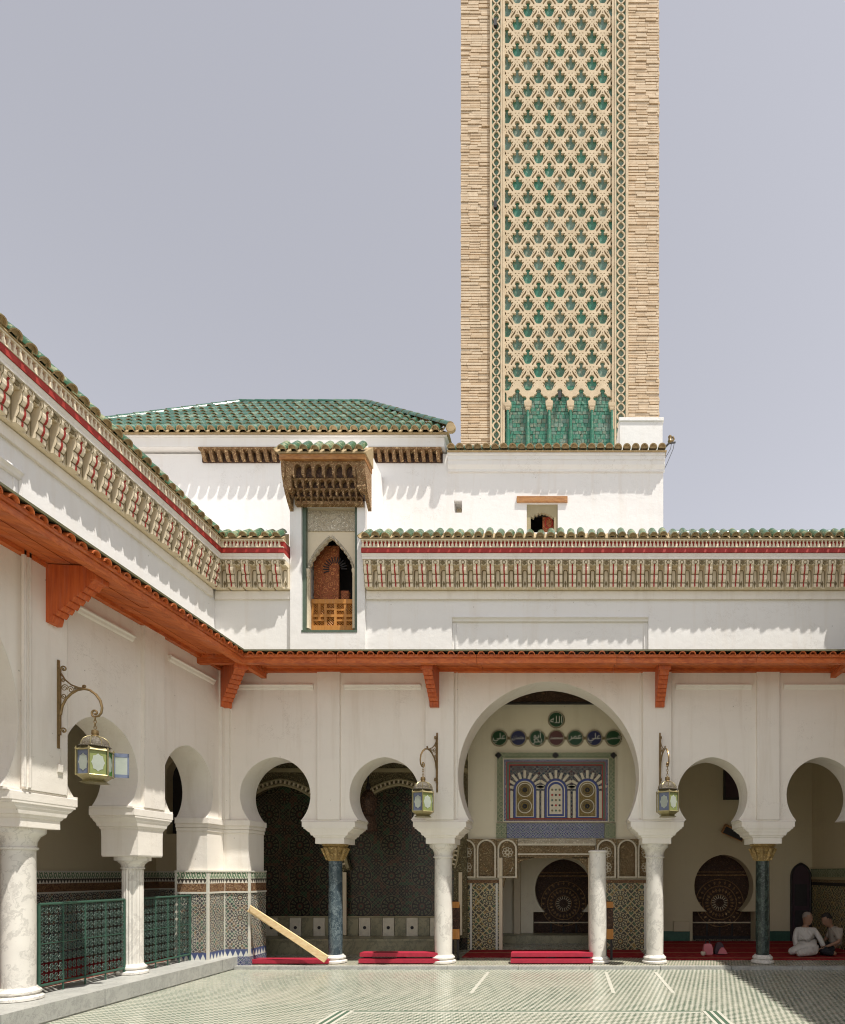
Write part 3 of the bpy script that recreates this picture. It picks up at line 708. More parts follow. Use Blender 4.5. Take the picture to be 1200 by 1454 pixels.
# left bays: blind arches over mosaic
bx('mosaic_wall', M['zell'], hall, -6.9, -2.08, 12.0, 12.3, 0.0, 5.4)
def niche(uc): 
    a = arch_pts(uc, 1.08, 2.15, 0.14, 1.68, 18)
    return [(uc-1.10, 0.30), (uc-1.10, 1.66), (a[0][0], 1.66)] + a + [(a[-1][0], 1.66), (uc+1.10, 1.66), (uc+1.10, 0.30)]
pts = [(-6.95, 0.30)] + niche(-5.80) + niche(-3.44) + [(-2.08, 0.30), (-2.08, 3.62), (-6.95, 3.62)]
MB().plate([pts], 11.86, 12.01).build('arch_screen', M['stucco_olive'], hall)
bx('frieze', M['olive_plain'], hall, -6.95, -2.08, 11.82, 12.0, 3.621, 3.70); bx('frieze', M['stucco_olive'], hall, -6.95, -2.08, 11.84, 12.0, 3.701, 3.88)
bx('frieze', M['olive_plain'], hall, -6.95, -2.08, 11.80, 12.0, 3.881, 3.95); bx('frieze', M['stucco_olive'], hall, -6.95, -2.08, 11.85, 12.0, 3.951, 5.39)
for uc in (-5.80, -3.44):
    t = MB(); a = arch_pts(uc, 1.10, 2.15, 0.14, 1.70, 26)
    t.tube([(p[0], 11.85, p[1]) for p in a], 0.035, 6)
    b2 = arch_pts(uc, 1.20, 2.15, 0.14, 1.70, 26); t.tube([(p[0], 11.85, p[1]) for p in b2], 0.022, 6)
    t.build('arch_trim', M['olive_plain'], hall, smooth=True)
    lb = MB()
    for i in range(1, len(a)-1):
        p = Vector(((a[i][0]+b2[i][0])/2, (a[i][1]+b2[i][1])/2)); c = Vector((uc, 2.15)); d = (p-c).normalized()
        q = Vector((p.x, 11.85, p.y)); ang = math.atan2(d.y, d.x)
        lb.boxm(T(q) @ RY(-ang), 0.075, 0.05, 0.032)
    tag(lb.build('arch_lobes', M['stucco_plain'], hall), kind='stuff')
    for i in range(9):
        x = uc-1.08+i*0.24
        o = bx('dado_panel', M['ivory'] if i % 2 else M['olive_marble'], hall, x+0.006, x+0.234, 11.955, 12.0, 0.33, 0.70)
        if i % 2: MB().lathe(0, 0, [(0.035, 0), (0.03, 0.008)], 10).build('boss', M['dark'], o, T((x+0.12, 11.955, 0.5)) @ RX(PI/2))
    bx('dado_rail', M['olive_plain'], hall, uc-1.10, uc+1.10, 11.94, 12.0, 0.705, 0.73)
for x in (-4.63, -4.52, -2.2): bx('half_column', M['stucco_plain'], hall, x-0.035, x+0.035, 11.82, 11.87, 0.36, 1.62)
bench = tag(MB().box(-6.6, -2.25, 11.3, 11.85, 0.045, 0.30).box(-6.62, -2.23, 11.27, 11.85, 0.30, 0.345).build('marble_bench', M['olive_marble'], None), 'long low olive marble bench under the mosaic wall', 'bench')
# centre wall with doorway
MB().plate([[(-2.08, 0), (-1.42, 0), (-1.42, 1.92), (0.40, 1.92), (0.40, 0), (1.58, 0), (1.58, 5.4), (-2.08, 5.4)]], 12.0, 12.3).build('back_wall', M['cream_light'], hall)
bx('partition', M['cream'], hall, 1.45, 1.75, 12.31, 13.6, 0.0, 5.4)
bx('frieze', M['cedar_dark'], hall, -2.08, 1.58, 11.93, 12.0, 5.06, 5.39); bx('frieze', M['dark'], hall, -2.08, 1.58, 11.91, 12.0, 5.02, 5.055)
# dado and stucco band at centre
for (a, b) in ((-2.08, -1.42), (0.40, 1.58)):
    bx('mosaic_band', M['zell_gold'], hall, a, b, 11.97, 12.0, 0.05, 1.40); bx('mosaic_band', M['band_brown'], hall, a, b, 11.96, 12.0, 1.401, 1.47)
    for x in (a+0.05, b-0.09): bx('corner_strip', M['tile_white'], hall, x, x+0.04, 11.955, 12.0, 0.05, 1.395)
def stucco_arch(px, w=0.205, mt='stucco_fine', ros=False):
    uc = PX(px, 11.95); z0, z1 = 1.50, 2.29
    t = thing('stucco_panel', (uc, 11.95, z0), parent=hall)
    MB().plate([[(uc-w, z0), (uc+w, z0), (uc+w, z1), (uc-w, z1)], warch(uc, w-0.045, z0+0.04, z1-0.03, 10)[::-1]], 11.93, 12.0).build('spandrel', M['stucco'], t)
    MB().plate([warch(uc, w-0.01, z0+0.01, z1-0.005, 12), warch(uc, w-0.045, z0+0.035, z1-0.04, 12)[::-1]], 11.915, 11.95).build('arch_frame', M['ivory'], t)
    bx('field', M[mt], t, uc-w+0.04, uc+w-0.04, 11.965, 12.0, z0+0.03, z1-0.04)
    if ros:
        for zc in (z0+0.22, z0+0.52):
            r = MB()
            for i in range(8):
                a = TAU*i/8; r.tube([(uc+0.075*math.cos(a)+0.032*math.cos(b), 11.962, zc+0.075*math.sin(a)+0.032*math.sin(b)) for b in [TAU*k/8 for k in range(8)]], 0.008, 4, True)
            r.tube([(uc+0.035*math.cos(b), 11.96, zc+0.035*math.sin(b)) for b in [TAU*k/10 for k in range(10)]], 0.012, 5, True)
            r.build('rosette', M['ivory'], t)
for px, ro in ((662, True), (691, False), (720.5, True), (861, True), (890.5, False), (919, True)): stucco_arch(px, ros=ro)
bx('lintel_band', M['stucco_fine'], hall, -1.06, 0.50, 11.94, 12.0, 1.90, 2.16); bx('lintel_band', M['ivory'], hall, -1.06, 0.50, 11.925, 12.0, 2.161, 2.20)
bx('lintel_band', M['stucco_white'], hall, -1.06, 0.50, 11.94, 12.0, 2.201, 2.30); bx('lintel_band', M['ivory'], hall, -1.06, 0.50, 11.925, 12.0, 1.97, 2.0)
for x in (-1.44, 0.36): bx('door_jamb', M['stucco_plain'], hall, x, x+0.07, 11.93, 12.02, 0.05, 1.915)
# deep room behind the doorway
bx('room_wall', M['cream_light'], hall, -2.4, -2.2, 12.3, 15.6, 0, 3.2)
bx('room_wall', M['cream_light'], hall, 1.2, 1.4, 12.3, 15.0, 0, 3.2); bx('room_ceiling', M['cream_light'], hall, -2.4, 1.45, 12.3, 15.6, 3.2, 3.3)
bx('step', M['olive_marble'], hall, -1.8, 1.19, 13.1, 13.69, 0.04, 0.22); bx('half_column', M['stucco_plain'], hall, -1.29, -1.15, 13.5, 13.66, 0.22, 2.6)
for s_ in ([(-1.36, 1.92), (-0.72, 1.92), (-1.0, 1.84), (-1.2, 1.70), (-1.30, 1.52), (-1.36, 1.30)], [(0.36, 1.92), (0.02, 1.92), (0.18, 1.86), (0.30, 1.74), (0.36, 1.56)]): MB().plate([s_], 11.94, 12.02).build('carved_spandrel', M['stucco_fine'], hall)
def keyhole(uc, r, zc, zs, hw):
    a = arch_pts(uc, r, zc, 0.05, zs, 18)
    return [(uc-hw, 0.0), (uc-hw, zs)] + a + [(uc+hw, zs), (uc+hw, 0.0)]
def door(uc, Y, zc, r, label, red=False):
    d = thing('carved_door', (uc, Y, 0.05), label, 'door')
    bx('leaf', M['cedar_dark'], d, uc-r-0.15, uc+r+0.15, Y, Y+0.06, 0.05, zc+r+0.25)
    for rr, w in ((0.20, 0.012), (0.40, 0.014), (0.56, 0.012)):
        MB().tube([(uc+rr*r/0.7*math.cos(b), Y-0.005, zc-0.22+rr*r/0.7*math.sin(b)) for b in [TAU*k/36 for k in range(36)]], w, 5, True).build('ring', M['cedar'], d)
    for i in range(18):
        b = TAU*i/18
        MB().boxm(T((uc+0.145*math.cos(b), Y-0.006, zc-0.22+0.145*math.sin(b))) @ RY(-b), 0.085, 0.014, 0.016).build('ray', M['stucco_plain'], d)
    st = MB()
    for i in range(24):
        b = TAU*i/24
        for (r0, dr) in ((0.30, 0.05), (0.48, 0.045)):
            st.prism([(uc+(r0+dr*math.cos(q))*math.cos(b)-dr*0.6*math.sin(q)*math.sin(b), zc-0.22+(r0+dr*math.cos(q))*math.sin(b)+dr*0.6*math.sin(q)*math.cos(b)) for q in [TAU*k/4 for k in range(4)]], 'y', Y-0.012, Y)
    tag(st.build('carved_points', M['cedar'], d), kind='stuff')
    for (z0, z1, mt) in ((0.42, 0.45, 'stucco_plain'), (zc+0.42, zc+0.45, 'cedar'), (zc+0.50, zc+0.52, 'cedar'), (0.05, 0.12, 'dark')):
        bx('rail', M[mt], d, uc-r-0.1, uc+r+0.1, Y-0.018, Y, z0, z1)
    for x in (uc-0.3, uc, uc+0.3): bx('stile', M['dark'], d, x-0.02, x+0.02, Y-0.012, Y, 0.12, 0.41)
    return d
MB().plate([[(-2.2, 0)] + keyhole(-0.16, 0.66, 1.22, 0.70, 0.70) + [(1.2, 0), (1.2, 3.2), (-2.2, 3.2)]], 13.7, 13.95).build('room_wall', M['cream_light'], hall)
door(-0.16, 14.0, 1.10, 0.66, 'dark carved rosette door deep beyond the doorway behind the great arch')
# right bay
rb = [(1.58, 0)] + keyhole(3.53, 0.68, 1.30, 0.72, 0.72) + [(5.6, 0), (5.6, 5.4), (1.58, 5.4)]
MB().plate([rb], 13.6, 13.95).build('back_wall', M['cream'], hall)
door(3.53, 14.0, 1.12, 0.70, 'dark carved rosette door in keyhole arch beside black green column')
bx('skirting', M['iron'], hall, 1.75, 2.74, 13.57, 13.6, 0.05, 0.27); bx('skirting', M['iron'], hall, 4.3, 5.56, 13.57, 13.6, 0.05, 0.27)
bx('ledge', M['cream'], hall, 2.36, 2.72, 13.52, 13.6, 0.27, 0.5)
nd = thing('arched_door', (5.28, 13.58, 0.05), 'narrow dark pointed door in the corner behind the seated men', 'door')
MB().plate([[(5.06, 0.05)] + arch_pts(5.28, 0.22, 1.52, 0.1, 1.5, 8) + [(5.50, 0.05)]], 13.56, 13.6).build('leaf', M['purple'], nd)
fr = [(5.06, 0.05)] + arch_pts(5.28, 0.22, 1.52, 0.1, 1.5, 8) + [(5.50, 0.05)]
MB().tube([(p[0], 13.55, p[1]) for p in fr], 0.025, 6).build('frame', M['dark'], nd)
for (z0, z1) in ((0.25, 0.75), (0.85, 1.35)): bx('door_panel', M['dark'], nd, 5.14, 5.42, 13.545, 13.56, z0, z1)
for (a, b, o, mt) in ((1.70, 1.73, 0.05, 'cream'), (1.52, 1.699, 0.03, 'greenframe'), (1.46, 1.519, 0.05, 'olive_plain'), (1.40, 1.459, 0.03, 'stucco_fine'), (1.33, 1.399, 0.03, 'dark'), (0.05, 1.329, 0.025, 'zell_gold')):
    bx('mosaic_band', M[mt], hall, 5.56-o, 5.58, 10.62, 13.6, a, b)

# furnishings of the hall
sp = thing('screen', (3.95, 13.45, 3.28), 'black flat screen hung high on the cream wall', 'screen')
bx('casing', M['dark'], sp, 3.50, 4.42, 13.47, 13.55, 3.28, 3.98); bx('glass', M['purple'], sp, 3.54, 4.38, 13.462, 13.47, 3.33, 3.94); bx('wall_mount', M['dark'], sp, 3.85, 4.05, 13.55, 13.6, 3.5, 3.8)
ld = thing('loudspeaker', (3.72, 13.35, 2.45), 'small brown loudspeaker tilted on the cream wall above keyhole door', 'loudspeaker')
mm = T((3.70, 13.42, 2.52)) @ RY(R(24)) @ RX(R(20))
MB().boxm(mm, 0.50, 0.16, 0.2).build('cabinet', M['lintel'], ld); MB().boxm(mm @ T((0, -0.085, 0)), 0.46, 0.012, 0.16).build('grille', M['dark'], ld); MB().boxm(T((3.7, 13.55, 2.6)), 0.06, 0.12, 0.06).build('arm', M['dark'], ld)
for i, (x0, x1, y0, y1, z) in enumerate(((1.7, 5.5, 10.56, 13.4, 0.049), (-2.0, 1.4, 10.9, 11.9, 0.049))):
    tag(bx('carpet', M['carpet'], None, x0, x1, y0, y1, z-0.002, z+0.012), ['deep red carpet under the seated men', 'red carpet inside the great arch'][i], 'carpet')
tag(bx('carpet', M['carpet'], None, -8.2, -6.5, -0.5, 10.0, 0.189, 0.204), 'red patterned carpet behind the green railings', 'carpet')
def rail_mat(px0, px1, Y, z0, n, label):
    x0, x1 = PX(px0, Y), PX(px1, Y); t = thing('red_bench', ((x0+x1)/2, Y, z0), label, 'bench')
    for k in range(n):
        z = z0+k*0.1
        bx('slat', M['redmat'], t, x0, x1, Y+k*0.06, Y+0.22+k*0.06, z+0.02, z+0.088)
        for i in range(3):
            x = x0+0.12+(x1-x0-0.24)*i/2
            bx('foot', M['dark'], t, x-0.06, x+0.06, Y+0.03+k*0.06, Y+0.18+k*0.06, z, z+0.02)
rail_mat(358, 466, 10.02, 0.05, 1, 'single low crimson bench slat under the leaning plank')
rail_mat(509, 624, 10.06, 0.05, 2, 'two stacked low crimson slats between dark and white columns')
rail_mat(725, 842, 10.06, 0.05, 2, 'two stacked low crimson slats inside the great arch')
a = P(352, 1290, 9.9); b = P(464, 1362, 9.93); d = b-a
pk = MB().boxm(T((a+b)/2) @ Matrix.Rotation(math.atan2(-d.z, d.x), 4, 'Y'), d.length, 0.045, 0.125)
pk.v[0] = tuple(Vector(pk.v[0])+Vector((0.08, 0, 0)))
pk = pk.build('plank', M['pine'], None); tag(pk, 'pale yellow pine plank leaning from the mosaic pier to dark column', 'plank')
# loose column standing under the great arch
fc = thing('column', (0.475, 10.27, 0.05), 'short white marble column standing free under the great arch', 'column')
MB().lathe(0.475, 10.27, [(0.148, 0.14), (0.152, 0.6), (0.146, 1.95), (0.165, 1.96), (0.165, 1.985), (0.13, 2.0)], 28).build('shaft', M['marble'], fc, smooth=True)
MB().lathe(0.475, 10.27, [(0.19, 0.05), (0.215, 0.065), (0.215, 0.09), (0.18, 0.11), (0.19, 0.13), (0.16, 0.165)], 28).build('base', M['marble'], fc, smooth=True)
for px, lb in ((648, 'tall brown board with tan ends behind the left white column of the great arch'), (866, 'tall brown board with tan ends beside the free standing column')):
    x = PX(px, 10.62); t = thing('wooden_board', (x, 10.62, 0.35), lb, 'board')
    MB().prism([(x-0.1, 0.40), (x+0.06, 0.40), (x+0.06, 1.02), (x+0.03, 1.10), (x-0.1, 1.12)], 'y', 10.60, 10.66).build('panel', M['cedar_dark'], t)
    for (z0, z1) in ((0.42, 0.60), (0.98, 1.09)): bx('band', M['amber'], t, x-0.1, x+0.062, 10.592, 10.60, z0, z1)
    bx('leg', M['dark'], t, x-0.09, x-0.05, 10.61, 10.65, 0.05, 0.4); bx('leg', M['dark'], t, x+0.01, x+0.05, 10.61, 10.65, 0.05, 0.4)
# hanging mosque lamp in the left bay
hx, hz = PX(523, 11.1), PZ(1182, 11.1)
hl = thing('hanging_lamp', (hx, 11.1, hz), 'dark brown hanging lamp seen through the arch beside the dark marble column', 'lamp')
MB().lathe(hx, 11.1, [(0.03, hz), (0.12, hz+0.02), (0.16, hz+0.16), (0.13, hz+0.3), (0.10, hz+0.34), (0.13, hz+0.42), (0.15, hz+0.46), (0.16, hz+0.62), (0.10, hz+0.74), (0.03, hz+0.80)], 12).build('body', M['cedar_dark'], hl)
MB().lathe(hx, 11.1, [(0.03, hz+0.80), (0.05, hz+0.84), (0.015, hz+0.95), (0.012, 5.4)], 8).build('rod', M['dark'], hl)
# things on the carpet
tb = thing('pink_bag', (2.62, 11.2, 0.06), 'pink cloth bag with dark strap on red carpet by the keyhole door', 'bag')
MB().loft(2.60, 11.2, [(0.06, 0.07, 0.05), (0.08, 0.09, 0.06), (0.18, 0.085, 0.05), (0.25, 0.07, 0.04), (0.27, 0.04, 0.02)]).build('body', M['pink'], tb, smooth=True)
MB().tube([(2.56, 11.2, 0.26), (2.56, 11.19, 0.33), (2.60, 11.19, 0.36), (2.64, 11.2, 0.32), (2.64, 11.2, 0.26)], 0.012, 6).build('strap', M['dark'], tb)
bk = thing('dark_bag', (2.83, 11.25, 0.06), 'small dark rucksack with pink flap lying beside the pink bag', 'bag')
MB().loft(2.83, 11.25, [(0.06, 0.08, 0.06), (0.09, 0.10, 0.07), (0.18, 0.085, 0.06), (0.26, 0.06, 0.04), (0.29, 0.03, 0.02)]).build('body', M['purple'], bk, smooth=True)
MB().loft(2.87, 11.16, [(0.08, 0.09, 0.02), (0.15, 0.06, 0.02), (0.2, 0.02, 0.015)]).build('flap', M['pink'], bk, smooth=True)
bw = tag(MB().lathe(2.49, 11.1, [(0.03, 0.06), (0.045, 0.08), (0.05, 0.12), (0.035, 0.13)], 12).build('white_cup', M['ivory'], None, smooth=True), 'small white cup on the red carpet by the pink bag', 'cup')

# ------------------------------------------------------------------ medallions and wall panel inside the great arch
def textmesh(s, size):
    cu = bpy.data.curves.new('t', 'FONT'); cu.body = s; cu.size = size; cu.align_x = 'CENTER'; cu.align_y = 'CENTER'; cu.extrude = 0.004; cu.offset = size*0.002; cu.resolution_u = 3
    o = bpy.data.objects.new('t', cu); COL.objects.link(o)
    me = bpy.data.meshes.new_from_object(o.evaluated_get(bpy.context.evaluated_depsgraph_get()))
    bpy.data.objects.remove(o); return me
U = lambda *c: ''.join(chr(k) for k in reversed(c))
WORDS = {'ali': [U(0xFECB, 0xFEE0, 0xFEF2)], 'uth': [U(0xFECB, 0xFE9C, 0xFEE4, 0xFE8E, 0xFEE5)], 'bkr': [U(0xFE83, 0xFE91, 0xFEEE), U(0xFE91, 0xFEDC, 0xFEAE)],
         'muh': [U(0xFEE3, 0xFEA4, 0xFEE4, 0xFEAA)], 'omr': [U(0xFECB, 0xFEE4, 0xFEAE)], 'has': [U(0xFE8D, 0xFEDF, 0xFEA4, 0xFEB4, 0xFEE6)], 'all': [U(0xFE8D, 0xFEDF, 0xFEE0, 0xFEEA)]}
def disc_mat(n, c): return m_flat(n, c, 0.4, 0.4, 25)
DG, DB, DR = disc_mat('green_disc', (0.012, 0.06, 0.022)), disc_mat('blue_disc', (0.018, 0.022, 0.085)), disc_mat('maroon_disc', (0.085, 0.02, 0.016))
meds = [(709, 1048, DG, 'ali', 'leftmost of the row, green'), (736, 1048, DB, 'uth', 'dark blue'), (763, 1048, DG, 'bkr', 'green'), (790, 1048, DR, 'muh', 'maroon'),
        (817, 1048, DG, 'omr', 'green'), (844, 1048, DB, 'ali', 'blue'), (871, 1048, DG, 'has', 'green'), (790, 1022, DG, 'all', 'green')]
mlab = ['green calligraphy medallion at the outer end of the row next to a dark blue one', 'dark slate blue calligraphy medallion beside the one at the outer end', 'green calligraphy medallion between the dark blue and maroon ones',
        'maroon calligraphy medallion in the middle of the row', 'green calligraphy medallion between the maroon and bright blue ones', 'bright blue calligraphy medallion between two green ones, second from an end of the row',
        'green calligraphy medallion beside the bright blue one, ending the row', 'single green calligraphy medallion above the row of seven']
for i, (px, py, mt, w, _) in enumerate(meds):
    c = P(px, py, 11.97)
    t = thing('medallion', (c.x, 11.99, c.z-0.18), mlab[i], 'medallion', 'calligraphy medallions')
    pts = []
    for k in range(64): 
        a = TAU*k/64; pts.append((c.x+(0.160 if k % 2 else 0.178)*math.cos(a), c.z+(0.160 if k % 2 else 0.178)*math.sin(a)))
    MB().prism(pts, 'y', 11.975, 12.0).build('rim', M['olive'], t)
    MB().prism(circ(c.x, c.z, 0.15, 32), 'y', 11.962, 11.976).build('disc', mt, t)
    MB().tube([(c.x+0.149*math.cos(a), 11.963, c.z+0.149*math.sin(a)) for a in [TAU*k/32 for k in range(32)]], 0.005, 4, True).build('ring', M['ivory'], t)
    ws = WORDS[w]
    for j, s in enumerate(ws):
        me = textmesh(s, 0.17 if len(ws) > 1 else (0.16 if len(s) > 4 else 0.2)); me.materials.clear(); me.materials.append(M['tile_white'])
        xs = [q.co.x for q in me.vertices] or [0]; ys = [q.co.y for q in me.vertices] or [0]
        cx, cy = (min(xs)+max(xs))/2, (min(ys)+max(ys))/2
        oz = (0.055, -0.05)[j] if len(ws) > 1 else 0.0
        k = min(1.0, 0.25/max(0.01, max(xs)-min(xs)), 0.2/max(0.01, max(ys)-min(ys)))
        inst(me, 'script', t, T((c.x, 11.956, c.z+oz)) @ RX(PI/2) @ Matrix.Scale(k, 4) @ T((-cx, -cy, 0)))
    if i < 6:
        MB().boxm(T((c.x+PX(810+13.5, 11.97), 11.985, c.z)) @ RY(PI/4), 0.05, 0.02, 0.05).build('link_stud', M['olive'], t)

wp = thing('wall_panel', (PX(789, 12), 11.95, PZ(1190, 12)), 'painted panel of three little arches in a green frame over blue tiles', 'wall panel')
x0, x1, zb, zt = PX(705, 12), PX(874, 12), PZ(1168, 12), PZ(1068, 12)
def fr4(nm, mt, x0, x1, z0, z1, w, y, bt):
    bx(nm, M[mt], wp, x0, x1, y, 12.0, z1-w, z1)
    if bt: bx(nm, M[mt], wp, x0, x1, y, 12.0, z0, z0+bt-0.001)
    bx(nm, M[mt], wp, x0, x0+w, y, 12.0, z0+bt, z1-w-0.001); bx(nm, M[mt], wp, x1-w, x1, y, 12.0, z0+bt, z1-w-0.001)
w = 0; wb_ = 0.0
for (d, mt, y) in ((0.018, 'ivory', 11.94), (0.12, 'greenframe', 11.96), (0.018, 'ivory', 11.945), (0.05, 'bluetile', 11.955), (0.014, 'red', 11.94), (0.04, 'strip_green', 11.935), (0.018, 'red', 11.945)):
    bt = 0.0 if mt == 'greenframe' else min(d, 0.014)
    fr4('frame', mt, x0+w, x1-w, zb+wb_, zt-w, d-0.001, y, bt); w += d; wb_ += bt
fx0, fx1, fz0, fz1 = x0+w, x1-w, zb+wb_, zt-w
bx('field', M['fieldpaint'], wp, fx0, fx1, 11.975, 12.0, fz0, fz1)
for (px, kind) in ((745.5, 'r'), (789.5, 'c'), (834, 'r')):
    uc = PX(px, 12); zc = PZ(1122, 12); r = 0.205; z0 = fz0+0.005
    t = thing('blind_arch', (uc, 11.96, z0), parent=wp)
    for i in range(9):
        a = PI*(0.06+0.88*i/8); Lp = 0.16 if i % 2 == 0 else 0.13; rm = r+0.03+Lp/2
        MB().boxm(T((uc+rm*math.cos(a), 11.962, zc+rm*math.sin(a))) @ RY(-a), Lp, 0.02, 0.052).build('petal', M['ivory'], t)
    MB().plate([warch(uc, r+0.02, z0, zc+r+0.02, 14), warch(uc, r-0.022, z0+0.02, zc+r-0.022, 14)[::-1]], 11.945, 11.975).build('arch_band', M['cobalt'], t)
    MB().plate([warch(uc, r-0.022, z0+0.02, zc+r-0.022, 14), warch(uc, r-0.04, z0+0.035, zc+r-0.04, 14)[::-1]], 11.95, 11.975).build('arch_lining', M['ivory'], t)
    for s in (-1, 1): 
        bx('colonnette', M['ivory'], t, uc+s*(r+0.06)-0.028, uc+s*(r+0.06)+0.028, 11.95, 11.975, z0, zc-0.02)
    if kind == 'r':
        MB().plate([warch(uc, r-0.04, z0+0.035, zc+r-0.04, 14)], 11.966, 11.976).build('arch_field', M['ochre'], t)
        for z in (zc-0.03, zc-0.36):
            for rr, tw, mt in ((0.135, 0.012, 'ivory'), (0.10, 0.02, 'olive'), (0.065, 0.014, 'ochre'), (0.03, 0.02, 'dark')):
                MB().tube([(uc+rr*math.cos(a), 11.962, z+0.03+rr*math.sin(a)) for a in [TAU*k/24 for k in range(24)]], tw, 5, True).build('rosette_ring', M[mt], t)
    else:
        MB().plate([warch(uc, r-0.04, z0+0.035, zc+r-0.04, 14)], 11.966, 11.976).build('arch_field', M['cobalt'], t)
        MB().plate([warch(uc, r-0.075, z0+0.08, zc+r-0.09, 14)], 11.955, 11.97).build('flower_field', M['ivory'], t)
        for i in range(3):
            for j in range(5):
                MB().lathe(0, 0, [(0.024, 0), (0.022, 0.006)], 6).build('flower', M[('olive', 'dark', 'strip_green', 'red')[(i*2+j) % 4]], t, T((uc-0.075+i*0.075, 11.955, z0+0.15+j*0.105)) @ RX(PI/2))
bz0, bz1 = PZ(1190, 12), PZ(1169, 12)
bx('tile_band', M['bluetile'], wp, PX(720, 12), PX(858, 12), 11.96, 12.0, bz0, bz1-0.004)
for (a, b) in ((705, 719.5), (858.5, 874)): bx('tile_corner', M['greenframe'], wp, PX(a, 12), PX(b, 12), 11.955, 12.0, bz0, bz1-0.004)
for px in (708, 789, 871): MB().boxm(T((PX(px, 12), 11.95, zt-0.075)) @ RY(PI/4), 0.1, 0.02, 0.1).build('corner_stud', M['dark'], wp)
# ------------------------------------------------------------------ upper house with green hip roof
house = thing('upper_house', (-3.8, 11.1, 7.06), 'white upper storey with green hipped roof and small shuttered window', 'house')
Yh = 11.0
sw = (PX(645, Yh), PX(656, Yh), PZ(728, Yh), PZ(711, Yh)); lw = (PX(748, Yh), PX(792, Yh), PZ(756, Yh), PZ(715, Yh))
def rect(q): return [(q[0], q[2]), (q[1], q[2]), (q[1], q[3]), (q[0], q[3])]
HX1 = PX(942, Yh)
MB().plate([[(-9.3, 7.06), (HX1, 7.06), (HX1, 9.40), (-9.3, 9.40)], rect(sw)[::-1], rect(lw)[::-1]], Yh, Yh+0.28).build('front_wall', M['plaster_up'], house)
b = MB().box(HX1-0.25, HX1, Yh+0.281, 13.9, 7.06, 9.40).box(-9.3, HX1, 13.6, 13.9, 7.06, 9.40).box(-9.3, -9.05, Yh+0.281, 13.6, 7.06, 9.40).box(-9.3, HX1, Yh+0.28, 13.9, 9.40, 9.44)
b.build('side_wall', M['plaster_up'], house)
# small hole and shuttered window
bx('vent_back', M['stucco_plain'], house, sw[0]-0.05, sw[1]+0.05, Yh+0.24, Yh+0.279, sw[2]-0.05, sw[3]+0.05); bx('vent_stop', M['dark'], house, sw[0]+0.07, sw[1]+0.02, Yh+0.2, Yh+0.23, sw[2], sw[2]+0.1)
wn = thing('window', ((lw[0]+lw[1])/2, Yh, lw[2]), parent=house)
wx0, wx1, wz0, wz1 = lw; g0 = 0.07
sc_ = [(wx0+g0, wz0), (wx0+g0, wz1-0.22)]
for i in range(7):
    t = (i+0.5)/7; sc_ += [(wx0+g0+(wx1-wx0-2*g0)*(t-0.03), wz1-0.15-0.11*abs(2*t-1)**2+0.006), (wx0+g0+(wx1-wx0-2*g0)*(t+0.05), wz1-0.165-0.11*abs(2*t-1)**2)]
sc_ += [(wx1-g0, wz1-0.22), (wx1-g0, wz0)]
MB().plate([[(wx0, wz0)] + sc_ + [(wx1, wz0), (wx1, wz1), (wx0, wz1)]], Yh+0.03, Yh+0.1).build('frame', M['olive_plain'], wn)
MB().boxm(T(((wx0+wx1)/2+0.12, Yh+0.16, (wz0+wz1)/2-0.06)), 0.24, 0.03, wz1-wz0-0.2).build('shutter', M['door_red'], wn)
MB().tube([((wx0+wx1)/2+0.12+0.07*math.cos(a), Yh+0.14, wz0+0.26+0.1*math.sin(a)) for a in [TAU*k/12 for k in range(12)]], 0.012, 4, True).build('shutter_ring', M['red'], wn)
bx('shade_sheet', M['dark'], wn, wx0-0.1, wx1+0.1, Yh+0.6, Yh+0.64, wz0-0.1, wz1+0.1)  # dark-coloured sheet standing in for the shade of the room inside
bx('lintel', M['lintel'], wn, PX(734, Yh), PX(806, Yh), Yh-0.035, Yh+0.1, PZ(714, Yh)+0.002, PZ(706, Yh))
# right cornice
cx0 = PX(634, 10.8)
MB().prism([(Yh, 9.05), (Yh-0.03, 9.05), (Yh-0.035, 9.09), (Yh-0.08, 9.15), (Yh-0.085, 9.22), (Yh-0.10, 9.225), (Yh-0.10, 9.30), (Yh-0.125, 9.305), (Yh-0.125, 9.34), (Yh, 9.34)], 'x', cx0, HX1+0.02).build('moulding', M['plaster_up'], house)
MB().prism([(Yh-0.155, 9.342), (Yh-0.155, 9.362), (Yh+0.4, 9.55), (Yh+0.4, 9.342)], 'x', cx0, HX1+0.04).build('eaves_board', M['tile_clay'], house)
n = 25; spn = (HX1+0.03-cx0)/n
for i in range(n):
    j = random.uniform(-0.012, 0.012)
    inst(RTILE, 'roof_tile', house, T((cx0+spn*(i+0.5), Yh-0.185+j*0.7, 9.385)) @ RX(R(16)))
MB().tube([(cx0, Yh+0.05, 9.52), (0.88, Yh+0.05, 9.52)], 0.06, 8).build('ridge_roll', M['green_roof'], house, smooth=True)
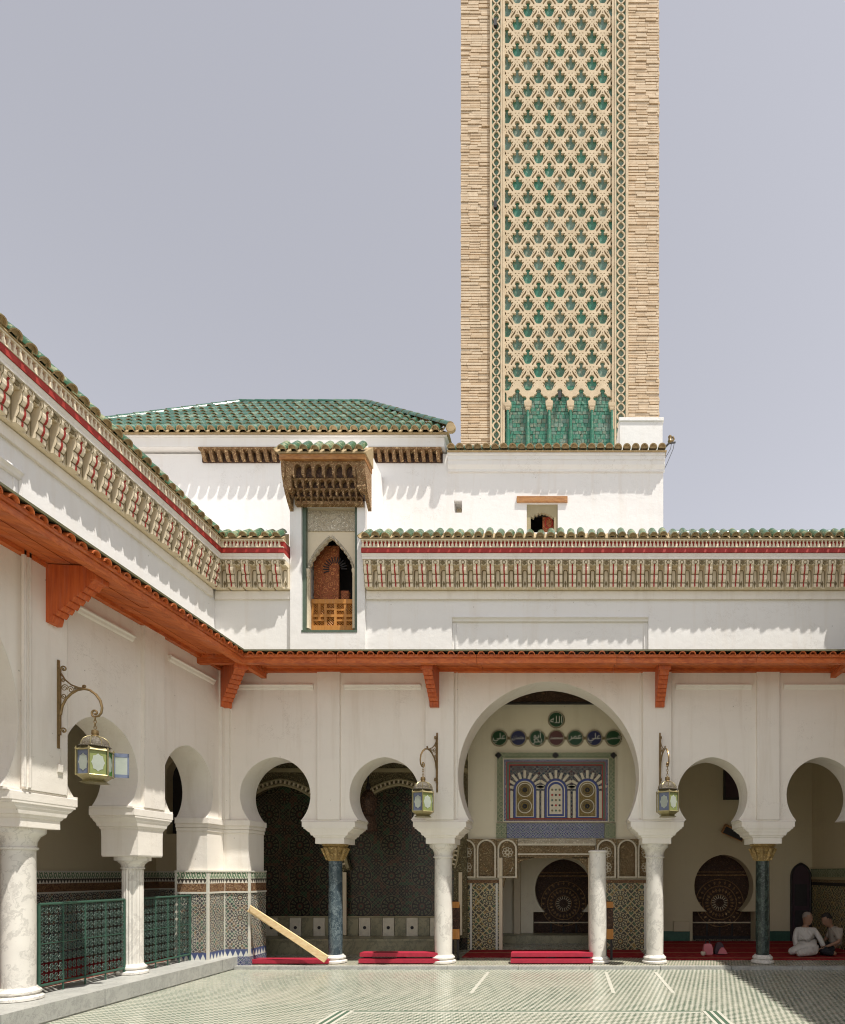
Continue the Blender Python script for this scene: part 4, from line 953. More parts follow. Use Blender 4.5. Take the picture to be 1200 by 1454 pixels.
# hip roof
ex0, ex1, ey, ez = -9.6, PX(638, 10.82), 10.80, PZ(614, 10.80); hh = 2.3; S2 = math.sqrt(.5)
hr = thing('hip_roof', ((ex0+ex1)/2, ey+1, ez), parent=house)
rp = [(ex0, ey, ez), (ex1, ey, ez), (ex1-hh, ey+hh, ez+hh), (ex0+hh, ey+hh, ez+hh), (ex1, 13.2, ez), (ex0, 13.2, ez)]
MB().add(rp, [(0, 1, 2, 3), (1, 4, 2), (0, 3, 5), (2, 4, 5, 3), (0, 5, 4, 1)]).build('roof_bed', M['tile_clay'], hr)
sl_ = 0.185; rows = 9; L = hh/S2; rl = L/rows; N = int((ex1-ex0)/sl_); pan = MB()
for r in range(rows):
    s = r*rl; 
    for i in range(N):
        x = ex0+sl_*(i+0.5)+0.02
        if ex0+(s+rl*0.45)*S2 < x < ex1-(s+rl*0.45)*S2:
            inst(RTILE, 'roof_tile', hr, T((x+random.uniform(-0.006, 0.006), ey-0.05+s*S2, ez+0.01+s*S2)) @ RX(PI/4-0.05) @ RZ(random.uniform(-0.02, 0.02)))
for i in range(N+1):
    x = ex0+sl_*i+0.02; inst(PAN, 'pan_tile', hr, T((x, ey-0.04, ez+0.045)) @ RX(PI/4))
def ridge_run(a, b, name='ridge_tile'):
    a, b = Vector(a), Vector(b); d = b-a; n = max(2, int(d.length/0.31)); q = d.normalized()
    rot = q.to_track_quat('Y', 'Z').to_matrix().to_4x4()
    for i in range(n): inst(RIDGE, name, hr, T(a+d*(i/n)+Vector((0, 0, 0.05))) @ rot)
ridge_run((ex1+0.04, ey-0.04, ez+0.02), (ex1-hh, ey+hh, ez+hh)); ridge_run((ex0, ey, ez), (ex0+hh, ey+hh, ez+hh)); ridge_run((ex0+hh, ey+hh, ez+hh), (ex1-hh, ey+hh, ez+hh))
MB().lathe(0, 0, [(0.085, 0), (0.09, 0.04), (0.08, 0.06)], 14).build('ridge_end', M['tile_clay'], hr, T((ex1+0.05, ey-0.05, ez+0.02)) @ RX(PI/2), smooth=True)
MB().box(-9.35, ex1-0.1, Yh-0.12, 13.3, 9.445, ez-0.03).build('fascia', M['plaster_up'], house)
bx('eaves_board', M['plaster_up'], house, -9.45, ex1-0.05, ey+0.05, 13.3, ez-0.029, ez-0.004)
# wooden corbel strips
for (pa, pb) in ((286, 396), (524, 628)):
    xa, xb = PX(pa, 10.95), PX(pb, 10.95); za, zb_ = PZ(655, 10.95), PZ(640, 10.95)
    cs = thing('corbel_strip', ((xa+xb)/2, 10.9, za), parent=house)
    bx('board', M['cedar'], cs, xa, xb, Yh-0.15, Yh, zb_-0.035, zb_); bx('board', M['cedar_dark'], cs, xa, xb, Yh-0.03, Yh, za, zb_-0.036)
    k = int((xb-xa)/0.135); s_ = (xb-xa)/k
    for i in range(k):
        x = xa+s_*(i+0.5)
        MB().prism([(Yh-0.03, za), (Yh-0.07, za+0.01), (Yh-0.11, za+0.07), (Yh-0.14, zb_-0.036), (Yh-0.03, zb_-0.036)], 'x', x-0.032, x+0.032).build('corbel', M['cedar'], cs)
# parapet with long ridge tiles to the right of the house
par = thing('parapet', (3.5, 10.6, 7.06), 'low white terrace parapet capped with long green ridge tiles', 'parapet')
bx('wall', M['plaster_up'], par, HX1+0.05, 7.2, 10.52, 10.72, 7.06, 7.66)
CAP = barrel(0.10, 0.37, [M['green_roof'], M['tile_clay']], taper=0.92)
for i in range(15): inst(CAP, 'ridge_tile', par, T((HX1+0.05+i*0.35, 10.62, 7.655)) @ RZ(-PI/2))
wb = thing('roof_block', (1.37, 11.5, 9.44), 'whitewashed masonry block at the foot of the minaret', 'block')
MB().box(PX(880, 11.25), PX(941, 11.25), 11.25, 12.0, 9.44, PZ(596, 11.25)).build('body', M['plaster_up'], wb)
bx('coping', M['plaster_up'], wb, PX(879, 11.25), PX(942.5, 11.25), 11.23, 12.02, PZ(596, 11.25)-0.03, PZ(595, 11.25)+0.02)
# cable bracket
cbk = thing('cable_bracket', (HX1+0.02, 10.95, 9.1), 'small iron bracket with slack cables on the corner of the upper house', 'bracket')
q = P(950, 628, 10.95)
MB().tube([(HX1-0.02, 11.02, q.z-0.1), (q.x, 10.95, q.z-0.02), (q.x+0.12, 10.95, q.z+0.0)], 0.018, 6).build('arm', M['cable'], cbk)
MB().lathe(q.x+0.02, 10.95, [(0.02, q.z-0.02), (0.045, q.z+0.01), (0.03, q.z+0.06), (0.04, q.z+0.1), (0.015, q.z+0.13)], 10).build('insulator', M['bronze'], cbk, smooth=True)
MB().tube([(q.x+0.06, 10.95, q.z), (q.x+0.09, 10.95, q.z+0.06), (q.x+0.07, 10.95, q.z+0.1)], 0.02, 6).build('insulator', M['bronze'], cbk, smooth=True)
for (a, c) in (((0.05, 0.0), (-0.03, -0.22)), ((0.1, 0.0), (-0.04, -0.40))):
    MB().tube([(q.x+a[0], 10.95, q.z+a[1]), (q.x+a[0]-0.02, 10.95, q.z-0.12), (q.x+c[0], 10.96, q.z+c[1]), (HX1-0.01, 10.99, q.z+c[1]-0.12)], 0.006, 5).build('cable', M['cable'], cbk)

# ------------------------------------------------------------------ window bay with carved canopy
bay = thing('window_bay', (-4.1, 10.1, 5.13), 'tall white window bay under a carved cedar canopy with green tiles', 'window bay')
yb = 10.03; bx0, bx1 = -4.755, -3.485; ox0, ox1 = PX(428, yb), PX(507, yb); oz0, oz1 = PZ(898, yb), PZ(716, yb)
MB().plate([[(bx0, 5.132), (bx1, 5.132), (bx1, 8.95), (bx0, 8.95)], [(ox0, oz0), (ox0, oz1), (ox1, oz1), (ox1, oz0)]], yb, yb+0.5).build('front_wall', M['plaster_up'], bay)
b = MB().box(bx0, bx0+0.14, yb+0.5, 10.99, 7.061, 8.95).box(bx1-0.14, bx1, yb+0.502, 11.0, 7.061, 8.858).box(bx0+0.003, bx1-0.003, yb+0.502, 10.99, 8.86, 8.95)
b.build('side_wall', M['plaster_up'], bay)
for (a, c, d, e) in ((ox0, ox0+0.055, oz0+0.04, oz1), (ox1-0.05, ox1, oz0+0.04, oz1)): bx('tile_edge', M['edge_tile'], bay, a+0.001, c, yb+0.04, yb+0.2, d, e-0.001)
bx('tile_edge', M['edge_tile'], bay, ox0+0.001, ox1-0.001, yb-0.006, yb+0.2, oz0+0.001, oz0+0.039)
uc = PX(470.5, 10.15); hw = 0.365; zsill = PZ(893, 10.15); zspr = PZ(812, 10.15); zap = PZ(765, 10.15)
op = [(uc-hw, zsill), (uc-hw, zspr)]
for s in (-1, 1):
    seq = []
    for i in range(6):
        t = i/6; t2 = (i+0.55)/6
        f = lambda t: (uc+s*hw*(1-t**1.35), zspr+(zap-zspr)*t**0.8)
        seq += [f(t), (f(t2)[0]+s*0.03, f(t2)[1]-0.005)]
    if s == -1: op += seq + [(uc, zap)]
    else: op += seq[::-1]
op += [(uc+hw, zspr), (uc+hw, zsill)]
MB().plate([[(ox0+0.055, zsill-0.02)] + op + [(ox1-0.05, zsill-0.02), (ox1-0.05, oz1), (ox0+0.055, oz1)]], yb+0.11, yb+0.17).build('arch_screen', M['stucco_plain'], bay)
bx('carved_frieze', M['stucco_white'], bay, ox0+0.07, ox1-0.06, yb+0.095, yb+0.112, oz1-0.40, oz1-0.05)
for s in (-1, 1):
    MB().lathe(uc+s*(hw+0.035), yb+0.105, [(0.03, zsill), (0.022, zsill+0.05), (0.022, zspr-0.12), (0.035, zspr-0.1), (0.028, zspr-0.05), (0.045, zspr), (0.045, zspr+0.03)], 10).build('colonnette', M['stucco_plain'], bay, smooth=True)
    MB().tube([(uc+s*(hw*(1-t**1.35)+0.02), yb+0.108, zspr+(zap-zspr)*t**0.8+0.03) for t in [k/10 for k in range(11)]], 0.022, 5).build('arch_trim', M['stucco_white'], bay)
bx('door_leaf', M['door_red'], bay, uc-hw-0.03, uc+0.04, yb+0.34, yb+0.39, zsill, zap)
dl = MB()
for i in range(14):
    a = -PI/2+PI*1.1*i/13; dl.boxm(T((uc-0.02+0.16*math.cos(a+PI*0.5), yb+0.335, zspr+0.16+0.16*math.sin(a+PI*0.5))) @ RY(-(a+PI*0.5)), 0.1, 0.014, 0.016)
dl.build('carved_fan', M['dark'], bay)
bx('inner_box', M['door_red'], bay, uc+0.06, uc+0.2, yb+0.38, yb+0.46, zsill, zsill+0.78); bx('shade_sheet', M['dark'], bay, ox0, ox1, yb+0.9, yb+0.93, oz0-0.1, oz1)  # last box: dark sheet in place of the bay's unlit interior
bal = thing('balustrade', (uc, yb+0.2, zsill), parent=bay)
bz1_ = PZ(850, 10.2); bw0, bw1 = uc-hw-0.02, uc+hw+0.02; bh = bz1_-zsill
for (z0, z1) in ((zsill, zsill+0.09), (bz1_-0.075, bz1_)): bx('rail', M['amber'], bal, bw0, bw1, yb+0.19, yb+0.235, z0, z1)
for (xa, xb, za, zb_) in ((0, 1, .44, .52), (0.0, .06, 0, 1), (.94, 1, 0, 1), (.30, .36, .14, .86), (.52, .58, .14, .86), (.0, .36, .30, .36), (.16, .22, .30, .86), (.74, .80, .14, .86), (.52, .80, .64, .70), (.30, .58, .66, .72), (.58, 1, .30, .36)):
    bx('bar', M['amber'], bal, bw0+(bw1-bw0)*xa, bw0+(bw1-bw0)*xb, yb+0.194+xa*0.003+za*0.002, yb+0.23+xb*0.002, zsill+bh*za, zsill+bh*zb_)
lat = MB()
for i in range(-12, 24):
    x = bw0+i*0.045
    for s in (1, -1):
        p0 = Vector((x, 0, zsill+0.05)) if s == 1 else Vector((x+0.45, 0, zsill+0.05)); L = bh-0.08
        pts = []
        for t in (0.0, 1.0):
            pts.append((p0.x+s*L*t, p0.z+L*t))
        (xa, za), (xb, zb_) = pts
        if s == 1: ta = max(0, (bw0-xa)/L); tb = min(1, (bw1-xa)/L)
        else: ta = max(0, (xa-bw1)/L); tb = min(1, (xa-bw0)/L)
        if tb-ta > 0.05:
            lat.tube([(xa+s*L*ta, yb+0.222+0.004*s, za+L*ta), (xa+s*L*tb, yb+0.222+0.004*s, za+L*tb)], 0.008, 4)
tag(lat.build('lattice', M['amber'], bal), kind='stuff')
# canopy
cp = thing('canopy', (-4.05, 9.8, 7.8), parent=bay)
cz0, cz1, yf = PZ(718, yb), 8.37, 9.70
ca, cb_ = PX(401, 9.72), PX(517, 9.72)
tiers = [(cz1-0.22, cz1, yf+0.02, 8, 0.0), (cz1-0.35, cz1-0.22, yf+0.10, 10, 0.05), (cz1-0.46, cz1-0.35, yf+0.16, 11, 0.08), (cz0+0.03, cz1-0.46, yf+0.21, 12, 0.11)]
for (z0, z1, y, n, ins) in tiers:
    bx('tier', M['cedar_dark'], cp, ca+ins, cb_-ins, y+0.07, yb, z0, z1-0.002)
    wdt = (cb_-ca-2*ins)/n
    hz = z1-z0
    proto = MB().plate([[(-wdt/2, 0.0), (-wdt*0.36, 0.0), (-wdt*0.36, hz*0.42)] + [(wdt*0.36*-math.cos(PI*k/6), hz*0.42+hz*0.38*math.sin(PI*k/6)) for k in range(1, 6)] + [(wdt*0.36, hz*0.42), (wdt*0.36, 0.0), (wdt/2, 0.0), (wdt/2, hz), (-wdt/2, hz)]], 0.0, 0.07)
    proto.prism([(-wdt*0.5, -0.002), (-wdt*0.40, -0.05), (-wdt*0.30, -0.002)], 'y', 0.0, 0.05)
    me, _ = proto.mesh('muqarnas', [M['cedar']], origin=Vector((0, 0, 0)))
    for i in range(n): inst(me, 'muqarnas_cell', cp, T((ca+ins+wdt*(i+0.5), y, z0)))
bx('board', M['cedar'], cp, ca+0.1, cb_-0.1, yf+0.24, yb-0.001, cz0-0.03, cz0+0.028); bx('fascia', M['lintel'], cp, ca-0.03, cb_+0.03, yf-0.03, yb, cz1+0.001, cz1+0.085)
for (x, d) in ((ca-0.02, 0.06), (cb_-0.04, 0.06)):
    MB().prism([(yf, cz1), (yf+0.03, cz1-0.22), (yf+0.14, cz1-0.44), (yf+0.22, cz0+0.0), (yb-0.002, cz0-0.10), (yb-0.002, cz1)], 'x', x, x+d).build('side_panel', M['cedar'], cp)
for (x0_, x1_) in ((ca-0.005, ca+0.13), (cb_-0.13, cb_+0.005)):
    MB().loft((x0_+x1_)/2, 9.84, [(cz0+0.10, 0.05, 0.06), (cz0+0.16, 0.075, 0.08), (cz0+0.2, 0.06, 0.07), (cz0+0.30, 0.07, 0.09), (cz1-0.02, 0.08, 0.12)]).build('pendant', M['cedar'], cp)
bx('cheek', M['plaster_up'], cp, bx1-0.01, bx1+0.06, yf+0.15, yb-0.002, cz1-0.2, cz1+0.25)
MB().prism([(yf-0.05, cz1+0.087), (yf-0.05, cz1+0.11), (yb, cz1+0.45), (yb, cz1+0.087)], 'x', ca-0.05, cb_+0.05).build('roof_bed', M['tile_clay'], cp)
for i in range(8):
    s_ = (cb_-ca+0.1)/8
    inst(TILE, 'roof_tile', cp, T((ca-0.05+s_*(i+0.5), yf-0.09+random.uniform(-0.01, 0.01), cz1+0.115)) @ RX(R(46)))
    inst(PAN, 'pan_tile', cp, T((ca-0.05+s_*(i+0.02), yf-0.07, cz1+0.145)) @ RX(R(46)))

# ------------------------------------------------------------------ minaret
min_ = thing('minaret', (-0.27, 16.3, 0.0), 'tall square ochre brick minaret faced with green tile lattice', 'minaret')
Yt = 14.0; tx0, tx1 = PX(655, Yt), PX(935.5, Yt); TOP = 25.0
bx('core', M['mortar'], min_, tx0+0.03, tx1-0.03, Yt+0.03, Yt+tx1-tx0, 5.7, TOP)
for s in (0, 1):
    xa, xb = (tx0, PX(696.5, Yt)) if s == 0 else (PX(892, Yt), tx1)
    bx('mortar_bed', M['mortar'], min_, xa+0.01, xb-0.005, Yt-0.022, Yt+0.031, 9.5, 23.4)
    bw_ = MB(); z = 9.5
    while z < 23.4:
        h = random.choice((0.036, 0.04, 0.046, 0.05))+random.uniform(-0.003, 0.003); x = xa+random.uniform(-0.008, 0.01); off = random.uniform(0, 0.2); first = True
        while x < xb-0.02:
            l = random.choice((0.24, 0.25, 0.26, 0.5)); l = l-off*0.5 if first else l; first = False
            x1_ = min(xb+random.uniform(-0.012, 0.006), x+l)
            if x1_-x > 0.03:
                bw_.c = random.choice((0, 0, 1, 1, 2)); d = random.uniform(-0.010, 0.008); j = random.uniform(-0.004, 0.004)
                bw_.box(x, x1_-0.005, Yt-0.045+d, Yt+0.031, z+j, z+h+j)
            x = x1_
        z += h+random.uniform(0.014, 0.026)
    tag(bw_.build('brickwork', [M['brick_a'], M['brick_b'], M['brick_c']], min_, recalc=False), kind='stuff')
# side faces, same brickwork bond as the corners
for x in (tx0, tx1):
    bw_ = MB(); z = 9.5
    while z < 23.4:
        h = random.uniform(0.052, 0.064); y = Yt+random.uniform(0.0, 0.15)
        while y < Yt+tx1-tx0:
            l = random.uniform(0.24, 0.5); bw_.c = random.choice((0, 1, 2)); bw_.box(x-0.02, x+0.02, y, y+l-0.01, z, z+h); y += l
        z += h+0.024
    tag(bw_.build('brickwork', [M['brick_a'], M['brick_b'], M['brick_c']], min_, recalc=False), kind='stuff')
fxa, fxb = PX(717, Yt), PX(869.5, Yt)
for (pa, pb, y) in ((696.5, 699.5, 0.105), (711.5, 714, 0.10), (714.3, 717.3, 0.085), (869, 872, 0.085), (872.3, 874.8, 0.10), (888, 891.8, 0.105)):
    bx('frame_fillet', M['stone'], min_, PX(pa, Yt), PX(pb, Yt), Yt-y, Yt+0.031, 11.6, 23.6)
bx('field_back', M['slit'], min_, fxa-0.02, fxb+0.02, Yt+0.012, Yt+0.031, 11.6, 23.6)
CW, CH = 0.503, 0.63
def palmette(k=1.0):
    half = [(0.0, 0.139), (0.031, 0.131), (0.053, 0.108), (0.060, 0.077), (0.052, 0.047), (0.030, 0.030), (0.030, 0.012), (0.066, 0.002), (0.100, 0.014), (0.122, 0.004), (0.104, -0.030), (0.112, -0.046), (0.156, -0.034), (0.160, -0.054), (0.118, -0.100), (0.104, -0.14), (0.080, -0.195), (0.050, -0.236), (0.0, -0.242)]
    left = [(-x, z) for (x, z) in half[1:-1]][::-1]
    return [(x*k, -0.05+(z+0.05)*k) for (x, z) in half + left]
PAL = palmette(1.0)
def mir(o): return [o, [(-x, z) for (x, z) in o][::-1]]
slits = []
slits += mir([(0.030, 0.236), (0.058, 0.218), (0.082, 0.178), (0.124, 0.130), (0.152, 0.088), (0.160, 0.046), (0.126, 0.050), (0.114, 0.080), (0.090, 0.110), (0.050, 0.160)])
slits += mir([(0.156, -0.110), (0.136, -0.104), (0.112, -0.160), (0.082, -0.212), (0.096, -0.190), (0.126, -0.152)])
slits += mir([(0.186, 0.004), (0.222, 0.014), (0.236, 0.0), (0.212, -0.012)]); slits += mir([(0.176, -0.070), (0.190, -0.060), (0.182, -0.082)])
slits += [[(0.0, 0.205), (0.009, 0.18), (0.0, 0.148), (-0.009, 0.18)], [(0.0, 0.278), (0.014, 0.264), (0.0, 0.25), (-0.014, 0.264)]]
dia = [(0, -CH/2), (CW/2, 0), (0, CH/2), (-CW/2, 0)]
loops = [dia, PAL] + slits
unit = MB(); unit.plate(loops, -0.05, 0.012, back=False)
unit.c = 0
lz0 = 13.56
nin = MB().plate([palmette(1.05)], 0.0, 0.008)
INSET = [nin.mesh('inset', [M[k]], origin=Vector((0, 0, 0)))[0] for k in ('green_in', 'green_in2', 'green_in3')]
latt = MB(); pos = []
for r in range(-1, 16*2+1):
    zc = lz0+r*CH/2-0.02; oddr = r % 2
    for k in range(-1 if oddr else 0, 5):
        xc = PX(734.8, Yt)+CW*(k+(0.5 if oddr else 0))
        latt.add([(v[0]+xc, v[1]+Yt, v[2]+zc) for v in unit.v], unit.f); pos.append((xc, zc))
for (xc, zc) in pos:
    inst(random.choices(INSET, (6, 2, 2))[0], 'glazed_inset', min_, T((xc, Yt-0.004, zc)))
latt.build('lattice', M['stone'], min_, recalc=False)
# half cells left over along the edges are hidden by these jambs
for (pa, pb) in ((709, 717), (869.5, 877.5)): pass
# blind arcade at the foot
az0, az1 = 11.75, lz0-0.02
for k in range(5):
    xc = PX(734.8, Yt)+CW*k; h2 = CW/2
    zl = 12.80; zh = 12.975
    o = [(-0.165, 12.66), (-0.165, zl-0.055)] + [(-0.165-0.055*math.sin(PI*i/6), zl-0.055*math.cos(PI*i/6)) for i in range(1, 7)]
    o += [(-0.115, zl+0.06), (-0.09, zl+0.10), (-0.042, zl+0.125)] + [(0.062*math.cos(a), zh+0.062*math.sin(a)) for a in [R(222-33*i) for i in range(9)]]
    o += [(-x, z) for (x, z) in o[:10][::-1]]
    pl_ = [(x+xc, z) for (x, z) in o]
    poly = [(xc-h2, 12.66)] + pl_ + [(xc+h2, 12.66), (xc+h2, lz0-0.02-CH), (xc, lz0-0.02-CH/2), (xc-h2, lz0-0.02-CH)]
    MB().plate([poly], Yt-0.052, Yt+0.01).build('lobed_arch', M['stone'], min_)
tl = MB(); random.seed(3)
z = 11.6
while z < 13.08:
    x = fxa-0.02+random.uniform(-0.05, 0)
    h = random.uniform(0.075, 0.11)
    while x < fxb:
        l = random.uniform(0.06, 0.13); tl.c = random.choice((0, 0, 1, 1, 1, 2)); d = random.uniform(-0.006, 0.006)
        tl.box(max(x, fxa-0.02)+0.004, min(x+l, fxb)-0.004, Yt-0.012+d, Yt+0.014, z+0.004, z+h-0.004) if min(x+l, fxb)-max(x, fxa-0.02) > 0.02 else None
        x += l
    z += h
tag(tl.build('wall_tiles', [M['green_in'], M['green_in2'], M['green_in3']], min_, recalc=False), kind='stuff')
for k in range(6):
    xc = PX(734.8, Yt)+CW*(k-0.5)+(0.03 if k == 0 else -0.03 if k == 5 else 0)
    c = thing('colonnette', (xc, Yt-0.05, 11.6), parent=min_)
    MB().lathe(xc, Yt-0.06, [(0.055, 11.6), (0.055, 12.02), (0.06, 12.04), (0.035, 12.06), (0.035, 12.50)], 12).build('shaft', M['green_in2'], c, smooth=True)
    MB().loft(xc, Yt-0.055, [(12.50, 0.04, 0.04), (12.53, 0.055, 0.05), (12.55, 0.04, 0.04), (12.59, 0.075, 0.055), (12.664, 0.085, 0.06)]).build('capital', M['stone'], c)
# side borders
for (pa, pb) in ((699.5, 711.5), (875, 888)):
    xa, xb = PX(pa, Yt), PX(pb, Yt); xm = (xa+xb)/2; am = (xb-xa)/2*0.80; wv = 0.427
    bx('border_back', M['green_in'], min_, xa, xb, Yt-0.056, Yt+0.031, 11.6, 23.6)
    rb_ = MB()
    for ph in (0, PI):
        n = int((23.6-11.6)/wv*14); vs = []
        for i in range(n+1):
            z = 11.6+i*wv/14; a = TAU*(z-11.6)/wv+ph; s_ = math.sin(a); x = xm+am*math.copysign(abs(s_)**0.8, s_)
            vs += [(x-0.019, Yt-0.088, z), (x+0.019, Yt-0.088, z), (x-0.019, Yt-0.05, z), (x+0.019, Yt-0.05, z)]
        fs = []
        for i in range(n):
            k = 4*i; fs += [(k, k+1, k+5, k+4), (k, k+4, k+6, k+2), (k+1, k+3, k+7, k+5)]
        rb_.add(vs, fs)
        # small hooks between the waves
    rb_.build('border_lattice', M['stone'], min_, recalc=False)
    ob = MB(); i = 0; z = 11.6
    while z < 23.4:
        for s in (-1, 1):
            ob.prism([(xm+s*(xb-xa)*0.5, z-0.07), (xm+s*(xb-xa)*0.5, z+0.07), (xm+s*(xb-xa)*0.36, z)], 'y', Yt-0.07, Yt-0.057)
        z += wv/2
    tag(ob.build('border_points', M['green_in2'], min_), kind='stuff')
for (px, py) in ((704, 40), (704, 297), (795, 565)):
    q = P(px, py, Yt); bx('slot', M['dark'], min_, q.x-0.035, q.x+0.035, Yt-0.115, Yt-0.04, q.z-0.08, q.z+0.08)
bx('crown', M['stone'], min_, tx0-0.1, tx1+0.1, Yt-0.15, Yt+tx1-tx0+0.1, TOP, TOP+0.5)
# ------------------------------------------------------------------ lanterns on wall brackets
def spiral(cx, cz, r0, turns, a0, dirn=1, n=18):
    return [(cx+r0*(1-0.85*i/n)*math.cos(a0+dirn*TAU*turns*i/n), cz+r0*(1-0.85*i/n)*math.sin(a0+dirn*TAU*turns*i/n)) for i in range(n+1)]
def wall_bracket(mw, label):
    """local: wall at y=0, arm reaches to -y (0.52), z=0 at arm springing"""
    t = thing('wall_bracket', mw @ Vector((0, 0, -0.45)), label, 'bracket', 'lantern brackets')
    def pl(pts): return [(0.0, -p[0], p[1]) for p in pts]
    def put(mb, nm): mb.build(nm, M['bronze'], t, mw, smooth=True)
    b = MB().box(-0.014, 0.014, -0.012, 0.0, -0.50, 0.50); b.box(-0.012, 0.012, -0.03, -0.013, -0.35, 0.40); put(b, 'back_plate')
    arm = [(0.03, -0.12), (0.05, -0.02), (0.09, 0.06), (0.15, 0.12), (0.22, 0.16), (0.29, 0.175), (0.36, 0.16), (0.43, 0.11), (0.48, 0.04), (0.50, -0.04), (0.49, -0.10), (0.46, -0.135), (0.42, -0.14)]
    put(MB().tube(pl(arm), [0.013]*5+[0.014]*4+[0.012]*4, 6), 'arm')
    put(MB().tube(pl(spiral(0.42, -0.10, 0.045, 1.2, -PI/2, -1)), 0.011, 6), 'hook')
    put(MB().tube(pl([(0.03, 0.36), (0.08, 0.28), (0.15, 0.22), (0.24, 0.185), (0.30, 0.18)]), 0.009, 5), 'brace')
    for (cx, cz, r, a) in ((0.065, 0.40, 0.035, PI), (0.065, -0.30, 0.035, PI), (0.30, 0.20, 0.022, -PI/2)):
        put(MB().tube(pl(spiral(cx, cz, r, 1.2, a, -1)), 0.009, 5), 'scroll')
    for (cx, cz, r, a, d) in ((0.075, 0.185, 0.042, 0, 1), (0.145, 0.165, 0.04, PI, -1), (0.07, 0.09, 0.035, 0, -1), (0.06, 0.27, 0.026, 0, 1), (0.205, 0.175, 0.024, 0, 1)):
        put(MB().tube(pl(spiral(cx, cz, r, 1.6, a, d, 22)), 0.005, 5), 'scroll')
    return t
def lantern(c, s, rz, label, door=False):
    """c = hanging point (bottom of hook)"""
    mw = T(c) @ RZ(rz) @ Matrix.Scale(s, 4)
    t = thing('lantern', mw @ Vector((0, 0, -1.01)), label, 'lantern', 'hanging lanterns')
    def put(mb, nm, mt, sm=True, par=None): return mb.build(nm, M[mt] if isinstance(mt, str) else mt, par or t, mw, smooth=sm)
    ch = MB()
    for k in range(4):
        z = -0.02-k*0.045
        ch.tube([((0.016*math.cos(a) if k % 2 else 0), (0 if k % 2 else 0.016*math.cos(a)), z+0.03*math.sin(a)) for a in [TAU*i/10 for i in range(10)]], 0.006, 5, True)
    put(ch, 'chain', 'bronze')
    put(MB().lathe(0, 0, [(0.02, -0.19), (0.045, -0.20), (0.05, -0.25), (0.04, -0.27), (0.055, -0.285), (0.05, -0.30)], 12), 'neck', 'bronze')
    put(MB().lathe(0, 0, [(0.045, -0.295), (0.10, -0.31), (0.15, -0.345), (0.175, -0.39), (0.182, -0.43), (0.20, -0.44), (0.20, -0.455), (0.17, -0.458)], 24), 'dome', 'silver')
    rb = MB()
    for i in range(8):
        a = TAU*i/8
        rb.tube([(r*math.cos(a), r*math.sin(a), z) for (r, z) in ((0.05, -0.29), (0.104, -0.306), (0.154, -0.343), (0.179, -0.39), (0.185, -0.43))], 0.006, 4)
    put(rb, 'dome_rib', 'brass')
    n = 6; Rr = 0.225; z1, z0 = -0.52, -0.90
    def ring(r, z): return [(r*math.cos(TAU*(i+0.5)/n), r*math.sin(TAU*(i+0.5)/n), z) for i in range(n)]
    def frus(ra, za, rb2, zb2):
        m = MB(); m.add(ring(ra, za)+ring(rb2, zb2), [(i, (i+1) % n, n+(i+1) % n, n+i) for i in range(n)] + [tuple(range(n-1, -1, -1)), tuple(range(n, 2*n))]); return m
    put(frus(0.235, -0.525, 0.165, -0.455), 'shoulder', 'brass', False)
    put(frus(0.14, -0.975, 0.225, -0.905), 'underside', 'brass', False); put(frus(0.19, -1.005, 0.145, -0.976), 'foot', 'brass', False)
    fr_ = MB()
    for i in range(n):
        p, q = ring(Rr+0.006, z1)[i], ring(Rr+0.006, z0)[i]
        fr_.tube([p, q], 0.011, 6); fr_.lathe(p[0], p[1], [(0.013, z1), (0.016, z1+0.02), (0.004, z1+0.05)], 6)
    fr_.tube(ring(Rr+0.004, z1), 0.011, 5, True); fr_.tube(ring(Rr+0.004, z0), 0.012, 5, True)
    put(fr_, 'frame', 'brass')
    cols = ('lime', 'leafglass', 'lime', 'blueglass', 'lime', 'leafglass')
    for i in range(n):
        a, b = Vector(ring(Rr-0.012, 0)[i]), Vector(ring(Rr-0.012, 0)[(i+1) % n]); d = b-a
        m_ = (a+b)/2; out = Vector((m_.x, m_.y, 0)).normalized()
        def pnt(u, z, o=0.0): v = a+d*u+out*o; return (v.x, v.y, z)
        pane = MB(); pane.add([pnt(0.03, z0), pnt(0.97, z0), pnt(0.97, z1), pnt(0.03, z1), pnt(0.03, z0, -.006), pnt(0.97, z0, -.006), pnt(0.97, z1, -.006), pnt(0.03, z1, -.006)],
            [(0, 1, 2, 3), (4, 7, 6, 5), (0, 3, 7, 4), (1, 5, 6, 2), (0, 4, 5, 1), (3, 2, 6, 7)])
        po = put(pane, 'pane', cols[i], False)
        ov = MB(); N = 24; lobed = [(0.5+(0.36+0.035*math.cos(8*TAU*k/N))*math.cos(TAU*k/N), (z0+z1)/2+(0.125+0.012*math.cos(8*TAU*k/N))*math.sin(TAU*k/N)) for k in range(N)]
        ov.add([pnt(u, z, 0.004) for u, z in lobed] + [pnt(u, z, -0.003) for u, z in lobed], [tuple(range(N)), tuple(range(2*N-1, N-1, -1))] + [(k, (k+1) % N, N+(k+1) % N, N+k) for k in range(N)])
        put(ov, 'cartouche', 'glass', False, po)
